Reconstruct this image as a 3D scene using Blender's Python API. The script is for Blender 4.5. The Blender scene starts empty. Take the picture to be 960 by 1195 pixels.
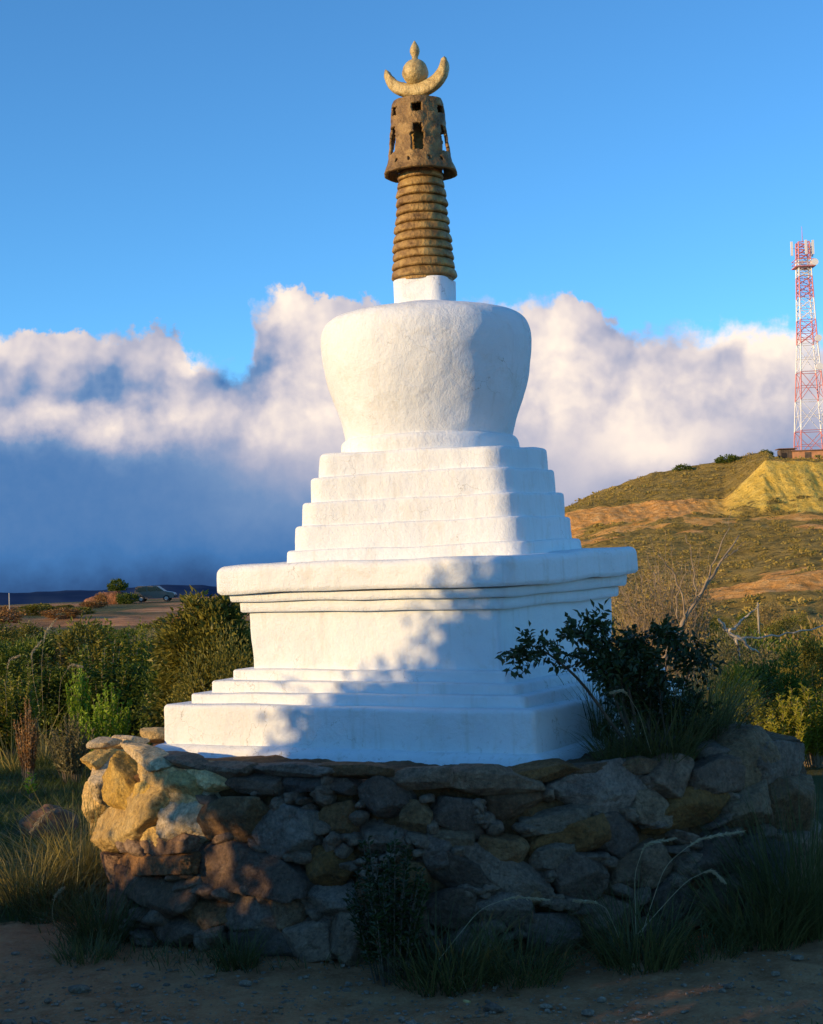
import bpy, math, random
import numpy as np
from mathutils import Vector, Matrix, noise as mnoise

rng = np.random.default_rng(7)
random.seed(7)
C = bpy.context.scene.collection
scene = bpy.context.scene
PI = math.pi

# ------------------------------------------------------------------ camera
F = 1800.0; CX, CY = 480.0, 597.5
PITCH = math.atan((665 - 597.5) / F); ROLL = math.radians(2.1)
EYE = np.array([0.0, 0.0, 1.6])
cam_d = bpy.data.cameras.new('camera'); cam = bpy.data.objects.new('camera', cam_d); C.objects.link(cam)
cam_d.sensor_fit = 'VERTICAL'; cam_d.sensor_height = 24.0; cam_d.lens = 24.0 * F / 1195.0
cam_d.clip_start = 0.1; cam_d.clip_end = 40000
cam.matrix_world = Matrix.Translation(EYE) @ Matrix.Rotation(PI / 2 + PITCH, 4, 'X') @ Matrix.Rotation(-ROLL, 4, 'Z')
scene.camera = cam

_m = np.array(cam.matrix_world.to_3x3())
def ray(px, py):
    px = np.asarray(px, float); py = np.asarray(py, float)
    v = np.stack([(px - CX) / F, (CY - py) / F, -np.ones_like(px + py)], -1)
    return v @ _m.T
def P(px, py, Y):
    v = ray(px, py); Y = np.asarray(Y, float)
    return EYE + v * (Y / v[..., 1])[..., None]
def G(px, py, z):
    v = ray(px, py); return EYE + v * ((z - 1.6) / v[..., 2])[..., None]
def PV(px, py, Y): return Vector(P(px, py, Y).tolist())

GZ = -0.12
def sstep(a, b, x):
    t = np.clip((x - a) / (b - a), 0, 1); return t * t * (3 - 2 * t)

# ------------------------------------------------------------------ numpy value noise
_perm = rng.permutation(512)
_grad = rng.normal(size=(512, 3)); _grad /= np.linalg.norm(_grad, axis=1)[:, None]
def pn(p):
    p = np.asarray(p, float); i = np.floor(p).astype(int); f = p - i
    u = f * f * f * (f * (f * 6 - 15) + 10); out = 0
    for dx in (0, 1):
        for dy in (0, 1):
            for dz in (0, 1):
                h = _perm[(_perm[(_perm[(i[..., 0] + dx) & 511] + i[..., 1] + dy) & 511] + i[..., 2] + dz) & 511]
                g = _grad[h]; d = f - np.array([dx, dy, dz])
                w = (u[..., 0] if dx else 1 - u[..., 0]) * (u[..., 1] if dy else 1 - u[..., 1]) * (u[..., 2] if dz else 1 - u[..., 2])
                out = out + w * (g * d).sum(-1)
    return out * 1.5
def fbm(p, o=4, g=.5):
    p = np.asarray(p, float); a = 1; s = 0
    for k in range(o):
        s = s + a * pn(p * (2 ** k) + k * 17.3); a *= g
    return s

# ------------------------------------------------------------------ object helpers
def tag(o, label=None, cat=None, group=None, kind=None):
    if label: o['label'] = label
    if cat: o['category'] = cat
    if group: o['group'] = group
    if kind: o['kind'] = kind
    return o
def empty(name, loc, label, cat, group=None, rz=0):
    o = bpy.data.objects.new(name, None); C.objects.link(o)
    o.location = loc; o.rotation_euler = (0, 0, rz); o.empty_display_size = .1
    return tag(o, label, cat, group)
def meshobj(name, V, Fa, mat, parent=None, smooth=True, attrs=None):
    me = bpy.data.meshes.new(name)
    V = np.ascontiguousarray(V, dtype=np.float32)
    if isinstance(Fa, np.ndarray):
        n, k = Fa.shape
        me.vertices.add(len(V)); me.vertices.foreach_set('co', V.ravel())
        me.loops.add(n * k); me.loops.foreach_set('vertex_index', Fa.astype(np.int32).ravel())
        me.polygons.add(n); me.polygons.foreach_set('loop_start', np.arange(0, n * k, k, dtype=np.int32))
        me.update(calc_edges=True)
    else:
        me.from_pydata(V.tolist(), [], Fa); me.update()
    me.validate()
    me.polygons.foreach_set('use_smooth', np.full(len(me.polygons), smooth))
    if attrs:
        for k, v in attrs.items():
            a = me.attributes.new(k, 'FLOAT', 'POINT'); a.data.foreach_set('value', np.asarray(v, np.float32))
    for m in (mat if isinstance(mat, (list, tuple)) else [mat]): me.materials.append(m)
    o = bpy.data.objects.new(name, me); C.objects.link(o)
    if parent is not None: o.parent = parent
    return o
def kids(o): return [c for c in bpy.data.objects if c.parent == o]
def copy_tree(o, parent=None):
    c = o.copy(); C.objects.link(c)
    if parent is not None: c.parent = parent
    for ch in kids(o): copy_tree(ch, c)
    return c
class MB:
    def __init__(s): s.V = []; s.F = []; s.n = 0
    def add(s, V, Fa):
        V = np.asarray(V, float).reshape(-1, 3)
        s.V.append(V); s.F += [[i + s.n for i in f] for f in (Fa.tolist() if isinstance(Fa, np.ndarray) else Fa)]; s.n += len(V)
    def box(s, c, d, R=None):
        v = np.array([[x, y, z] for x in (-.5, .5) for y in (-.5, .5) for z in (-.5, .5)]) * np.asarray(d, float)
        if R is not None: v = v @ R.T
        s.add(v + np.asarray(c, float), [(0, 1, 3, 2), (4, 6, 7, 5), (0, 4, 5, 1), (2, 3, 7, 6), (0, 2, 6, 4), (1, 5, 7, 3)])
    def bar(s, a, b, w):
        s.tube([a, b], [w / 2, w / 2], 4)
    def tube(s, pts, rad, seg=6, cap=True):
        pts = np.asarray(pts, float); n = len(pts)
        t = np.gradient(pts, axis=0); t /= np.linalg.norm(t, axis=1)[:, None] + 1e-9
        up = np.array([0, 0, 1.0]) if abs(t[0][2]) < .9 else np.array([1.0, 0, 0])
        a = np.linspace(0, 2 * PI, seg, endpoint=False); V = []
        for i in range(n):
            x = np.cross(t[i], up); x /= np.linalg.norm(x) + 1e-9; y = np.cross(x, t[i])
            up = np.cross(x, t[i]) if False else up
            V.append(pts[i] + rad[i] * (np.cos(a)[:, None] * x + np.sin(a)[:, None] * y))
        Fa = [(i * seg + j, i * seg + (j + 1) % seg, (i + 1) * seg + (j + 1) % seg, (i + 1) * seg + j) for i in range(n - 1) for j in range(seg)]
        if cap: Fa += [list(range(seg))[::-1], [(n - 1) * seg + j for j in range(seg)]]
        s.add(np.concatenate(V), Fa)
    def build(s, name, mat, parent=None, smooth=False):
        return meshobj(name, np.concatenate(s.V), s.F, mat, parent, smooth)

# ------------------------------------------------------------------ node helpers
class NT:
    def __init__(s, nt): s.nt = nt; s.N = nt.nodes; s.L = nt.links
    def n(s, t, **k):
        o = s.N.new(t)
        for a, v in k.items(): setattr(o, a, v)
        return o
    def put(s, sock, v):
        if isinstance(v, bpy.types.NodeSocket): s.L.new(v, sock)
        elif v is not None: sock.default_value = v
    def m(s, op, a, b=None, c=None, clamp=False):
        o = s.n('ShaderNodeMath', operation=op, use_clamp=clamp)
        s.put(o.inputs[0], a)
        if b is not None: s.put(o.inputs[1], b)
        if c is not None: s.put(o.inputs[2], c)
        return o.outputs[0]
    def vm(s, op, a, b=None, out=0):
        o = s.n('ShaderNodeVectorMath', operation=op); s.put(o.inputs[0], a)
        if b is not None: s.put(o.inputs[3 if op == 'SCALE' else 1], b)
        return o.outputs['Value' if op in ('LENGTH', 'DOT_PRODUCT', 'DISTANCE') else 'Vector']
    def noise(s, vec, scale, detail=4, rough=.55, dist=0, out='Fac'):
        o = s.n('ShaderNodeTexNoise'); s.put(o.inputs['Vector'], vec); s.put(o.inputs['Scale'], scale)
        o.inputs['Detail'].default_value = detail; o.inputs['Roughness'].default_value = rough; o.inputs['Distortion'].default_value = dist
        return o.outputs[out]
    def ramp(s, fac, stops, interp='LINEAR'):
        o = s.n('ShaderNodeValToRGB'); cr = o.color_ramp; cr.interpolation = interp
        while len(cr.elements) > 1: cr.elements.remove(cr.elements[-1])
        for i, (p, c) in enumerate(stops):
            e = cr.elements[0] if i == 0 else cr.elements.new(p)
            e.position = p; e.color = (*c, 1) if len(c) == 3 else c
        s.put(o.inputs[0], fac); return o.outputs[0]
    def mix(s, fac, a, b, blend='MIX'):
        o = s.n('ShaderNodeMix', data_type='RGBA', blend_type=blend)
        s.put(o.inputs[0], fac); s.put(o.inputs[6], a if not isinstance(a, tuple) else (*a, 1)); s.put(o.inputs[7], b if not isinstance(b, tuple) else (*b, 1))
        return o.outputs[2]
    def mr(s, v, a, b, c=0., d=1., smooth=True):
        o = s.n('ShaderNodeMapRange', interpolation_type='SMOOTHSTEP' if smooth else 'LINEAR')
        s.put(o.inputs[0], v)
        for i, q in enumerate((a, b, c, d)): s.put(o.inputs[i + 1], q)
        return o.outputs[0]
def newmat(name):
    m = bpy.data.materials.new(name); m.use_nodes = True; nt = NT(m.node_tree)
    return m, nt, nt.N['Principled BSDF']
def objcoord(nt, kind='Object'): return nt.n('ShaderNodeTexCoord').outputs[kind]
def geopos(nt): return nt.n('ShaderNodeNewGeometry').outputs['Position']
def bump(nt, bs, h, dist, strength=1.0, prev=None):
    b = nt.n('ShaderNodeBump'); b.inputs['Strength'].default_value = strength; b.inputs['Distance'].default_value = dist
    nt.put(b.inputs['Height'], h)
    if prev is not None: nt.put(b.inputs['Normal'], prev)
    if bs is not None: nt.put(bs.inputs['Normal'], b.outputs[0])
    return b.outputs[0]

def M_simple(name, col, rough=.8, metal=0, var=.25, scale=6, bumpd=0, bscale=30):
    m, nt, bs = newmat(name); p = geopos(nt)
    c2 = tuple(max(0, c * (1 - var)) for c in col); c1 = tuple(min(1, c * (1 + var)) for c in col)
    nt.put(bs.inputs['Base Color'], nt.ramp(nt.noise(p, scale, 5), [(.3, c2), (.7, c1)]))
    bs.inputs['Roughness'].default_value = rough; bs.inputs['Metallic'].default_value = metal
    if bumpd: bump(nt, bs, nt.noise(p, bscale, 5), bumpd)
    return m

def M_stucco():
    m, nt, bs = newmat('white_lime_plaster'); p = geopos(nt)
    big = nt.noise(p, 2.2, 5, .6); spot = nt.noise(p, 26, 3, .6)
    col = nt.ramp(big, [(.25, (.68, .71, .74)), (.55, (.77, .80, .83)), (.8, (.73, .77, .82))])
    col = nt.mix(nt.mr(spot, .70, .78, 0, .35), col, (.45, .38, .28))
    sx = nt.n('ShaderNodeSeparateXYZ'); nt.put(sx.inputs[0], p)
    low = nt.mr(sx.outputs[2], .92, .66, 0., 1.)
    dirt = nt.m('MULTIPLY', low, nt.mr(nt.noise(p, 30, 6, .7), .55, .75, 0, .55))
    col = nt.mix(dirt, col, (.25, .2, .15))
    # rain streaks
    mp = nt.n('ShaderNodeMapping'); nt.put(mp.inputs[0], p); mp.inputs['Scale'].default_value = (14, 14, 1.6)
    st = nt.mr(nt.noise(mp.outputs[0], 1.0, 6, .65), .52, .75, 0, .42)
    col = nt.mix(st, col, (.55, .52, .46))
    patch = nt.mr(nt.noise(p, 5.5, 7, .72, .3), .54, .66, 0, .30)
    col = nt.mix(patch, col, (.60, .57, .50))
    vc = nt.n('ShaderNodeTexVoronoi', feature='DISTANCE_TO_EDGE'); nt.put(vc.inputs['Vector'], nt.vm('ADD', p, nt.vm('SCALE', nt.noise(p, 6, 4, .6, out='Color'), .25))); vc.inputs['Scale'].default_value = 2.6
    crack = nt.m('MULTIPLY', nt.mr(vc.outputs[0], .0, .006, .55, 0.), nt.mr(nt.noise(p, 2.0, 2), .5, .62, 0, 1))
    col = nt.mix(crack, col, (.28, .25, .2))
    nt.put(bs.inputs['Base Color'], col); bs.inputs['Roughness'].default_value = .85
    h1 = nt.noise(p, 42, 6, .66); h2 = nt.noise(p, 9, 3, .5); h3 = nt.noise(p, 190, 3, .6)
    b = bump(nt, None, h2, .010, 1); b = bump(nt, None, h1, .006, 1, b); bump(nt, bs, h3, .003, 1, b)
    return m
def M_gold():
    m, nt, bs = newmat('weathered_gold_paint'); p = geopos(nt)
    n = nt.noise(p, 14, 6, .65)
    col = nt.ramp(n, [(.3, (.12, .06, .016)), (.48, (.29, .165, .045)), (.62, (.42, .265, .08)), (.78, (.50, .35, .14))])
    nt.put(bs.inputs['Base Color'], col); bs.inputs['Roughness'].default_value = .55; bs.inputs['Metallic'].default_value = .15
    b = bump(nt, None, nt.noise(p, 50, 5, .6), .01); bump(nt, bs, nt.noise(p, 14, 4), .02, 1, b)
    return m
def M_palegold():
    m, nt, bs = newmat('pale_gold_paint'); p = geopos(nt)
    col = nt.ramp(nt.noise(p, 22, 6, .65), [(.3, (.26, .17, .06)), (.5, (.48, .35, .14)), (.75, (.58, .46, .22))])
    nt.put(bs.inputs['Base Color'], col); bs.inputs['Roughness'].default_value = .5; bs.inputs['Metallic'].default_value = .15
    bump(nt, bs, nt.noise(p, 60, 5, .6), .008)
    return m
def M_stone(name, a, b, c, lichen=.3):
    m, nt, bs = newmat(name); p = objcoord(nt); q = geopos(nt)
    oi = nt.n('ShaderNodeObjectInfo').outputs['Random']
    n = nt.noise(q, 5, 7, .65, .6)
    col = nt.ramp(n, [(.3, a), (.5, b), (.72, c)])
    hs = nt.n('ShaderNodeHueSaturation'); nt.put(hs.inputs['Value'], nt.mr(oi, 0, 1, .72, 1.15, False)); nt.put(hs.inputs['Saturation'], nt.mr(nt.m('FRACT', nt.m('MULTIPLY', oi, 7.7)), 0, 1, .6, 1.2, False))
    nt.put(hs.inputs['Color'], col)
    col = nt.mix(nt.mr(nt.noise(q, 19, 6, .7), .6, .72, 0, lichen), hs.outputs[0], (.42, .33, .20))
    col = nt.mix(nt.mr(nt.noise(q, 11, 7, .75), .56, .7, 0, .6), col, tuple(x * .4 for x in a))
    grain = nt.mr(nt.noise(q, 42, 6, .78), .32, .68, .45, 1.4, False)
    cx_ = nt.n('ShaderNodeCombineXYZ')
    for k_ in range(3): nt.put(cx_.inputs[k_], grain)
    col = nt.mix(1.0, col, cx_.outputs[0], 'MULTIPLY')
    nt.put(bs.inputs['Base Color'], col); bs.inputs['Roughness'].default_value = .9
    b1 = bump(nt, None, nt.noise(q, 14, 8, .70, .2), .045)
    b2 = bump(nt, None, nt.m('ABSOLUTE', nt.m('SUBTRACT', nt.noise(q, 6, 6, .6, .4), .5)), .07, 1, b1)
    bump(nt, bs, nt.noise(q, 70, 5, .6), .006, 1, b2)
    return m
def M_leaf(name, cols, trans=.3, rough=.5, clump=2.5, gloss=.3):
    m, nt, bs = newmat(name)
    g = nt.n('ShaderNodeNewGeometry'); r = g.outputs['Random Per Island']
    n = nt.noise(g.outputs['Position'], clump, 3)
    f = nt.m('ADD', nt.m('MULTIPLY', r, .55), nt.mr(n, .3, .7, 0, .45))
    k = len(cols); col = nt.ramp(f, [(i / (k - 1), c) for i, c in enumerate(cols)])
    nt.put(bs.inputs['Base Color'], col); bs.inputs['Roughness'].default_value = rough; bs.inputs['Specular IOR Level'].default_value = gloss
    tr = nt.n('ShaderNodeBsdfTranslucent'); nt.put(tr.inputs[0], col)
    mx = nt.n('ShaderNodeMixShader'); mx.inputs[0].default_value = trans
    nt.L.new(bs.outputs[0], mx.inputs[1]); nt.L.new(tr.outputs[0], mx.inputs[2])
    nt.L.new(mx.outputs[0], nt.N['Material Output'].inputs[0])
    return m

MS = M_stucco(); MGOLD = M_gold(); MBRZ = M_gold(); MBRZ.name = 'dark_bronze_paint'
for e_, c_ in zip([n for n in MBRZ.node_tree.nodes if n.type == 'VALTORGB'][0].color_ramp.elements, ((.09, .048, .014), (.21, .12, .038), (.32, .195, .065), (.42, .28, .11))): e_.color = (*c_, 1)
MPG = M_palegold()
MST = [M_stone('brown_field_stone', (.15, .072, .03), (.27, .145, .065), (.37, .215, .105)),
       M_stone('grey_field_stone', (.18, .10, .052), (.29, .18, .10), (.37, .245, .145)),
       M_stone('dark_violet_stone', (.105, .055, .03), (.175, .10, .058), (.25, .15, .09)),
       M_stone('ochre_sandstone', (.54, .35, .12), (.76, .52, .20), (.80, .60, .28), .12)]
MCORE = M_stone('earth_mortar', (.10, .052, .025), (.17, .092, .045), (.25, .145, .075), .2)
MBARK = M_simple('brown_bark', (.11, .08, .055), .9, var=.4, scale=12, bumpd=.01)
MDEAD = M_simple('bleached_dead_wood', (.42, .36, .28), .85, var=.35, scale=10, bumpd=.004)
MDRYW = M_simple('dry_grey_brown_wood', (.27, .2, .13), .9, var=.35, scale=14)
L_DARK = M_leaf('dark_glossy_leaves', [(.016, .026, .008), (.03, .046, .013), (.055, .075, .02)], .12, .4)
L_GREEN = M_leaf('green_leaves', [(.03, .055, .010), (.10, .14, .018), (.22, .24, .034)], .3)
L_OLIVE = M_leaf('olive_leaves', [(.06, .065, .012), (.18, .165, .026), (.36, .29, .05)], .3)
L_BRIGHT = M_leaf('bright_green_leaves', [(.13, .20, .014), (.24, .36, .025), (.38, .50, .055)], .35)
L_YEL = M_leaf('yellow_green_leaves', [(.13, .15, .012), (.27, .27, .026), (.42, .37, .05)], .35)
L_TAN = M_leaf('dry_tan_leaves', [(.18, .12, .04), (.33, .23, .08), (.48, .35, .14)], .25)
L_SILV = M_leaf('silvery_shrub_leaves', [(.09, .085, .04), (.18, .165, .075), (.28, .24, .12)], .25)
G_DRY = M_leaf('dry_grass', [(.14, .12, .03), (.30, .25, .07), (.46, .37, .13)], .35)
G_GREEN = M_leaf('green_grass', [(.05, .075, .016), (.09, .12, .024), (.15, .16, .04)], .35)
G_MIX = M_leaf('dull_green_grass', [(.05, .055, .018), (.10, .10, .03), (.19, .16, .055)], .3)
G_PLUME = M_leaf('pale_grass_plume', [(.38, .30, .18), (.5, .42, .27), (.6, .52, .36)], .4)
L_RUST = M_leaf('rust_brown_dry_plant', [(.18, .09, .03), (.33, .17, .055), (.48, .28, .10)], .25)

# ------------------------------------------------------------------ stupa
SX0, SA0, SX1, SA1, SY = .117, math.radians(28.8), .150, math.radians(18.6), 8.7
stupa = empty('stupa', (SX0, SY, .66), 'white plastered stepped stupa with a gold ringed spire, standing on the stone platform', 'stupa')
def rel(V): return np.asarray(V, float) - np.array(stupa.location)

def slab(name, h0, h1, pl0, pl1, a, X, rc=.03, bt=.02, bb=.004, seed=0, amp=.0035, drop=0.0):
    """square course with rounded corners; pl = (z, gx, gy) planes of its lower and upper edge"""
    N = 56
    def loop(h, rc):
        pts = []
        for k in range(4):
            ca = -PI / 4 * 3 + k * PI / 2   # start at the lower-left corner of local frame
            cxn, cyn = [(1, -1), (1, 1), (-1, 1), (-1, -1)][k]
            c = np.array([cxn * (h - rc), cyn * (h - rc)])
            st = -PI / 2 + k * PI / 2
            for j in range(9):
                t = st + (PI / 2) * j / 8; pts.append(c + rc * np.array([math.cos(t), math.sin(t)]))
            nx = [(1, 1), (-1, 1), (-1, -1), (1, -1)][k]
            nc = np.array([nx[0] * (h - rc), nx[1] * (h - rc)])
            e0 = pts[-1]; st2 = st + PI / 2
            e1 = nc + rc * np.array([math.cos(st2), math.sin(st2)])
            for j in range(1, N): pts.append(e0 + (e1 - e0) * j / N)
        return np.array(pts)
    if name in ('base_step', 'tier', 'dado', 'plinth'): pl0 = (pl0[0] - .02, pl0[1], pl0[2])
    hgt = pl1[0] - pl0[0]
    rows = [(0, bb, -.0), (.0, 0, bb)]
    rows = [(0.0, bb)]; nz = max(2, int(hgt / .022))
    bt = min(bt, hgt * .45)
    for k in range(nz + 1): rows.append(((bb + (hgt - bt - bb) * k / nz) / hgt, 0.0))
    for k in range(1, 7):
        t = PI / 2 * k / 6; rows.append(((hgt - bt + bt * math.sin(t)) / hgt, bt * (1 - math.cos(t))))
    rows.append((1.0, bt + .04)); rows.append((1.0, bt + .12))
    ca, sa = math.cos(a), math.sin(a)
    V = []
    for t, ins in rows:
        h = h0 + (h1 - h0) * t
        L = loop(h - ins, max(.004, rc - ins * .5))
        # local (lx, ly): ly=-1 side is the lit left-front face; rotate by -a... front corner = n1+n2
        w = L[:, 0:1] * np.array([ca, -sa]) + L[:, 1:2] * np.array([sa, ca])
        z = (pl0[0] + pl0[1] * w[:, 0] + pl0[2] * w[:, 1]) * (1 - t) + (pl1[0] + pl1[1] * w[:, 0] + pl1[2] * w[:, 1]) * t
        V.append(np.column_stack([w[:, 0] + X, w[:, 1] + SY, z]))
    n = len(V[0]); V = np.concatenate(V)
    out = V[:, :2] - np.array([X, SY]); out /= np.linalg.norm(out, axis=1)[:, None] + 1e-6
    q = V * np.array([1, 1, 1]) + seed * 3.1
    d = amp * fbm(q * 2.2, 3) * 1.6 + .0022 * fbm(q * 9, 3)
    V[:, :2] += out * d[:, None]
    V[:, 2] += amp * 1.5 * pn(q * 2.6 + 40)
    Fa = [(r * n + j, r * n + (j + 1) % n, (r + 1) * n + (j + 1) % n, (r + 1) * n + j) for r in range(len(rows) - 1) for j in range(n)]
    Fa.append([(len(rows) - 1) * n + j for j in range(n)])
    return meshobj(name, rel(V), Fa, MS, stupa)
s0 = (SA0, SX0); s1 = (SA1, SX1)
slab('plinth_foot', 1.178, 1.128, (.60, -.01, -.02), (.722, -.001, .001), SA0, SX0 - .02, rc=.05, bt=.035, seed=1, amp=.006)
slab('plinth', 1.090, 1.088, (.715, -.002, .001), (.914, -.011, -.010), SA0, SX0 - .01, rc=.03, bt=.022, seed=2)
slab('base_step', .990, .990, (.89, 0, 0), (.982, 0, 0), *s0, bt=.014, seed=3)
slab('base_step', .910, .910, (.97, -.007, .004), (1.037, -.007, .004), *s0, bt=.014, seed=4)
slab('base_step', .828, .828, (1.03, -.005, .003), (1.093, -.005, .003), *s0, bt=.014, seed=5)
slab('dado', .748, .757, (1.08, -.005, .003), (1.402, -.003, .007), SA0, SX0 + .004, rc=.022, bt=.003, seed=6, amp=.005)
slab('moulding', .794, .797, (1.401, -.003, .007), (1.464, -.005, .007), SA0, SX0 + .004, bt=.012, bb=.008, seed=7)
slab('moulding', .832, .838, (1.463, -.002, .010), (1.521, .006, .020), SA0, SX0 + .004, bt=.012, bb=.008, seed=8)
slab('cornice_slab', .888, .890, (1.521, .005, .019), (1.676, .007, .023), SA0, SX0 + .004, rc=.055, bt=.042, bb=.014, seed=9, amp=.008)
slab('tier', 0.686, 0.679, (1.65, .006, .019), (1.738, .006, .016), *s1, rc=.115, bt=.014, amp=.007, seed=10)
slab('tier', 0.646, 0.638, (1.737, .006, .016), (1.869, .007, .024), *s1, rc=.115, bt=.016, amp=.007, seed=11)
slab('tier', 0.614, 0.607, (1.868, .007, .024), (2.004, .006, .034), *s1, rc=.115, bt=.016, amp=.007, seed=12)
slab('tier', 0.579, 0.572, (2.003, .006, .034), (2.140, .008, .038), *s1, rc=.115, bt=.018, amp=.007, seed=13)
slab('tier', 0.537, 0.530, (2.139, .008, .038), (2.262, .007, .036), *s1, rc=.115, bt=.022, amp=.007, seed=14)

def axis_px(py): return float(np.interp(py, [50, 85, 120, 200, 350, 512, 530], [483.5, 484.5, 487, 490.5, 495.5, 500.5, 502.5]))
SC = F / SY
def AP(py, Y=SY): return P(axis_px(py), py, Y)
def lathe(name, prof, mat, seg=96, amp=0.0, seed=0, parent=None, capb=False, fine=0.0, nscale=3.0):
    """prof: list of (py, halfwidth px)"""
    V = []; n = seg
    for py, hw in prof:
        c = AP(py); r = hw / SC; t = np.linspace(0, 2 * PI, n, endpoint=False)
        V.append(np.column_stack([c[0] + r * np.cos(t), c[1] + r * np.sin(t), np.full(n, c[2])]))
    V = np.concatenate(V); cc = np.array([AP(py)[:2] for py, _ in prof]).repeat(n, 0)
    out = V[:, :2] - cc; ln = np.linalg.norm(out, axis=1)[:, None] + 1e-6
    if amp or fine:
        d = amp * fbm(V * nscale + seed, 3) + fine * fbm(V * 14 + seed, 3)
        V[:, :2] += out / ln * (d * np.minimum(1, ln[:, 0] / .1))[:, None]
    m = len(prof)
    Fa = [(r * n + (j + 1) % n, r * n + j, (r + 1) * n + j, (r + 1) * n + (j + 1) % n) for r in range(m - 1) for j in range(n)]
    Fa = [f[::-1] for f in Fa] if prof[0][0] > prof[-1][0] else Fa
    Fa.append([(m - 1) * n + j for j in range(n)])
    if capb: Fa.append([j for j in range(n)][::-1])
    return meshobj(name, rel(V), Fa, mat, parent or stupa)
def smooth_prof(pts, n):
    pts = np.array(pts, float); d = np.r_[0, np.cumsum(np.hypot(*np.diff(pts, axis=0).T))]
    t = np.linspace(0, d[-1], n); a = np.interp(t, d, pts[:, 0]); b = np.interp(t, d, pts[:, 1])
    k = np.array([1, 2, 3, 2, 1]) / 9
    for _ in range(2):
        a2 = np.convolve(np.pad(a, 2, 'edge'), k, 'valid'); b2 = np.convolve(np.pad(b, 2, 'edge'), k, 'valid'); a2[0], a2[-1], b2[0], b2[-1] = a[0], a[-1], b[0], b[-1]; a, b = a2, b2
    return list(zip(a, b))
lathe('neck_ring', smooth_prof([(542, 103), (526, 104.5), (515, 104), (512, 102), (511, 90)], 14), MS, 160, .005, 5)
vase = [(516, 97), (508, 99), (491, 103.5), (469, 110.5), (443, 117.5), (418, 122), (403, 123.5), (390, 122.5), (381, 119.5), (375, 115), (371, 108), (368.3, 98), (366, 85), (362.5, 66), (358, 45), (352.5, 20)]
lathe('vase_dome', smooth_prof(vase, 110), MS, 260, .012, 2, fine=.0016, nscale=2.2)
# square collar under the spire
c0 = AP(354); c1 = AP(328.2)
slab('collar', .158, .156, (c0[2] - .09, 0, .0), (c1[2], 0, 0), SA1, float(c0[0]) + .004, rc=.075, bt=.008, seed=20, amp=.004)
# spire of thirteen rings
spire = lathe('spire_core', [(330, 34), (190, 20), (188, 12), (122, 8)], MGOLD, 48)
nr = 13; ys = np.linspace(326.3, 190, nr + 1)
for k in range(nr):
    ya, yb = ys[k], ys[k + 1]
    hw = lambda y: np.interp(y, [190, 205, 327], [24.5, 26.5, 38.2])
    jit = rng.normal(0, .35)
    a, b = hw(ya) + jit, hw(yb) + jit
    pr = [(ya - .2, a - 2.6), (ya - .9, a - .2), (ya - 2.2, a + .5), (ya - 5, (a + b) / 2 + .3), (yb + 2.0, b - .1), (yb + .9, b - 1.2), (yb + .1, b - 3.4)]
    o = lathe('spire_ring', smooth_prof(pr, 20), MGOLD, 72, .010, 10 + k * 3, parent=spire, capb=True, fine=.002, nscale=6)
    o.matrix_parent_inverse = Matrix()
spire.name = 'spire'
# parasol: pierced flaring skirt, six faces
def parasol():
    yt, yb = 121.0, 205.0
    nseg, nrow = 216, 90
    t = np.linspace(0, 2 * PI, nseg, endpoint=False)
    rows = np.linspace(0, 1, nrow + 1)
    ct, cb = AP(yt), AP(yb)
    V = []; 
    hwf = lambda s: np.interp(s, [0, .04, .35, .8, .93, 1], [25.5, 27.5, 29.8, 34.2, 38.0, 40.2]) / SC
    V = []
    for s in rows:
        c = ct * (1 - s) + cb * s
        r = hwf(s) * (1 + .028 * np.cos(6 * (t - (math.radians(-90 - 3)))))   # gentle six-lobed section
        ledge = .0
        V.append(np.column_stack([c[0] + r * np.cos(t), c[1] + r * np.sin(t), np.full(nseg, c[2])]))
    V = np.concatenate(V)
    d = .006 * fbm(V * 16, 3)
    cc = np.repeat(np.array([ct * (1 - s) + cb * s for s in rows]), nseg, 0)[:, :2]
    o = V[:, :2] - cc; o /= np.linalg.norm(o, axis=1)[:, None]; V[:, :2] += o * d[:, None]
    V[:, 2] += np.where(np.repeat(rows, nseg) > .97, .004 * pn(V * 10), 0)
    Fa = []
    for r in range(nrow):
        s = (rows[r] + rows[r + 1]) / 2
        for j in range(nseg):
            a = math.degrees(t[j]) + 93 + .8
            a = (a + 30) % 60 - 30
            u = a / 30 * hwf(s) * SC * .52     # px from hole axis
            y = yt + s * (yb - yt)
            wob = 1.0 * float(mnoise.noise(Vector((t[j] * 9, y * .25, 3))))
            hole = False
            if 129 + wob < y < 139 + wob and abs(u) < 4.8 + wob: hole = True
            if 153 + wob < y < 165 and abs(u) < 4.6 + wob: hole = True
            if 163 <= y < 184 + wob and abs(u + .5) < 6.4 + wob: hole = True
            if 192 < y < 197 + wob and 9 < abs(u) < 12: hole = True
            if not hole: Fa.append((r * nseg + (j + 1) % nseg, r * nseg + j, (r + 1) * nseg + j, (r + 1) * nseg + (j + 1) % nseg))
    ob = meshobj('parasol', rel(V), np.array(Fa)[:, ::-1], MBRZ, stupa)
    so = ob.modifiers.new('thick', 'SOLIDIFY'); so.thickness = .018; so.offset = -1
    # lid
    lid = lathe('parasol_lid', [(122.5, 27), (120, 26.5), (118.5, 23), (118, 10)], MBRZ, 48, .004, 3, parent=ob, capb=True)
    lid.matrix_parent_inverse = Matrix()
    return ob
par = parasol()
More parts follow.
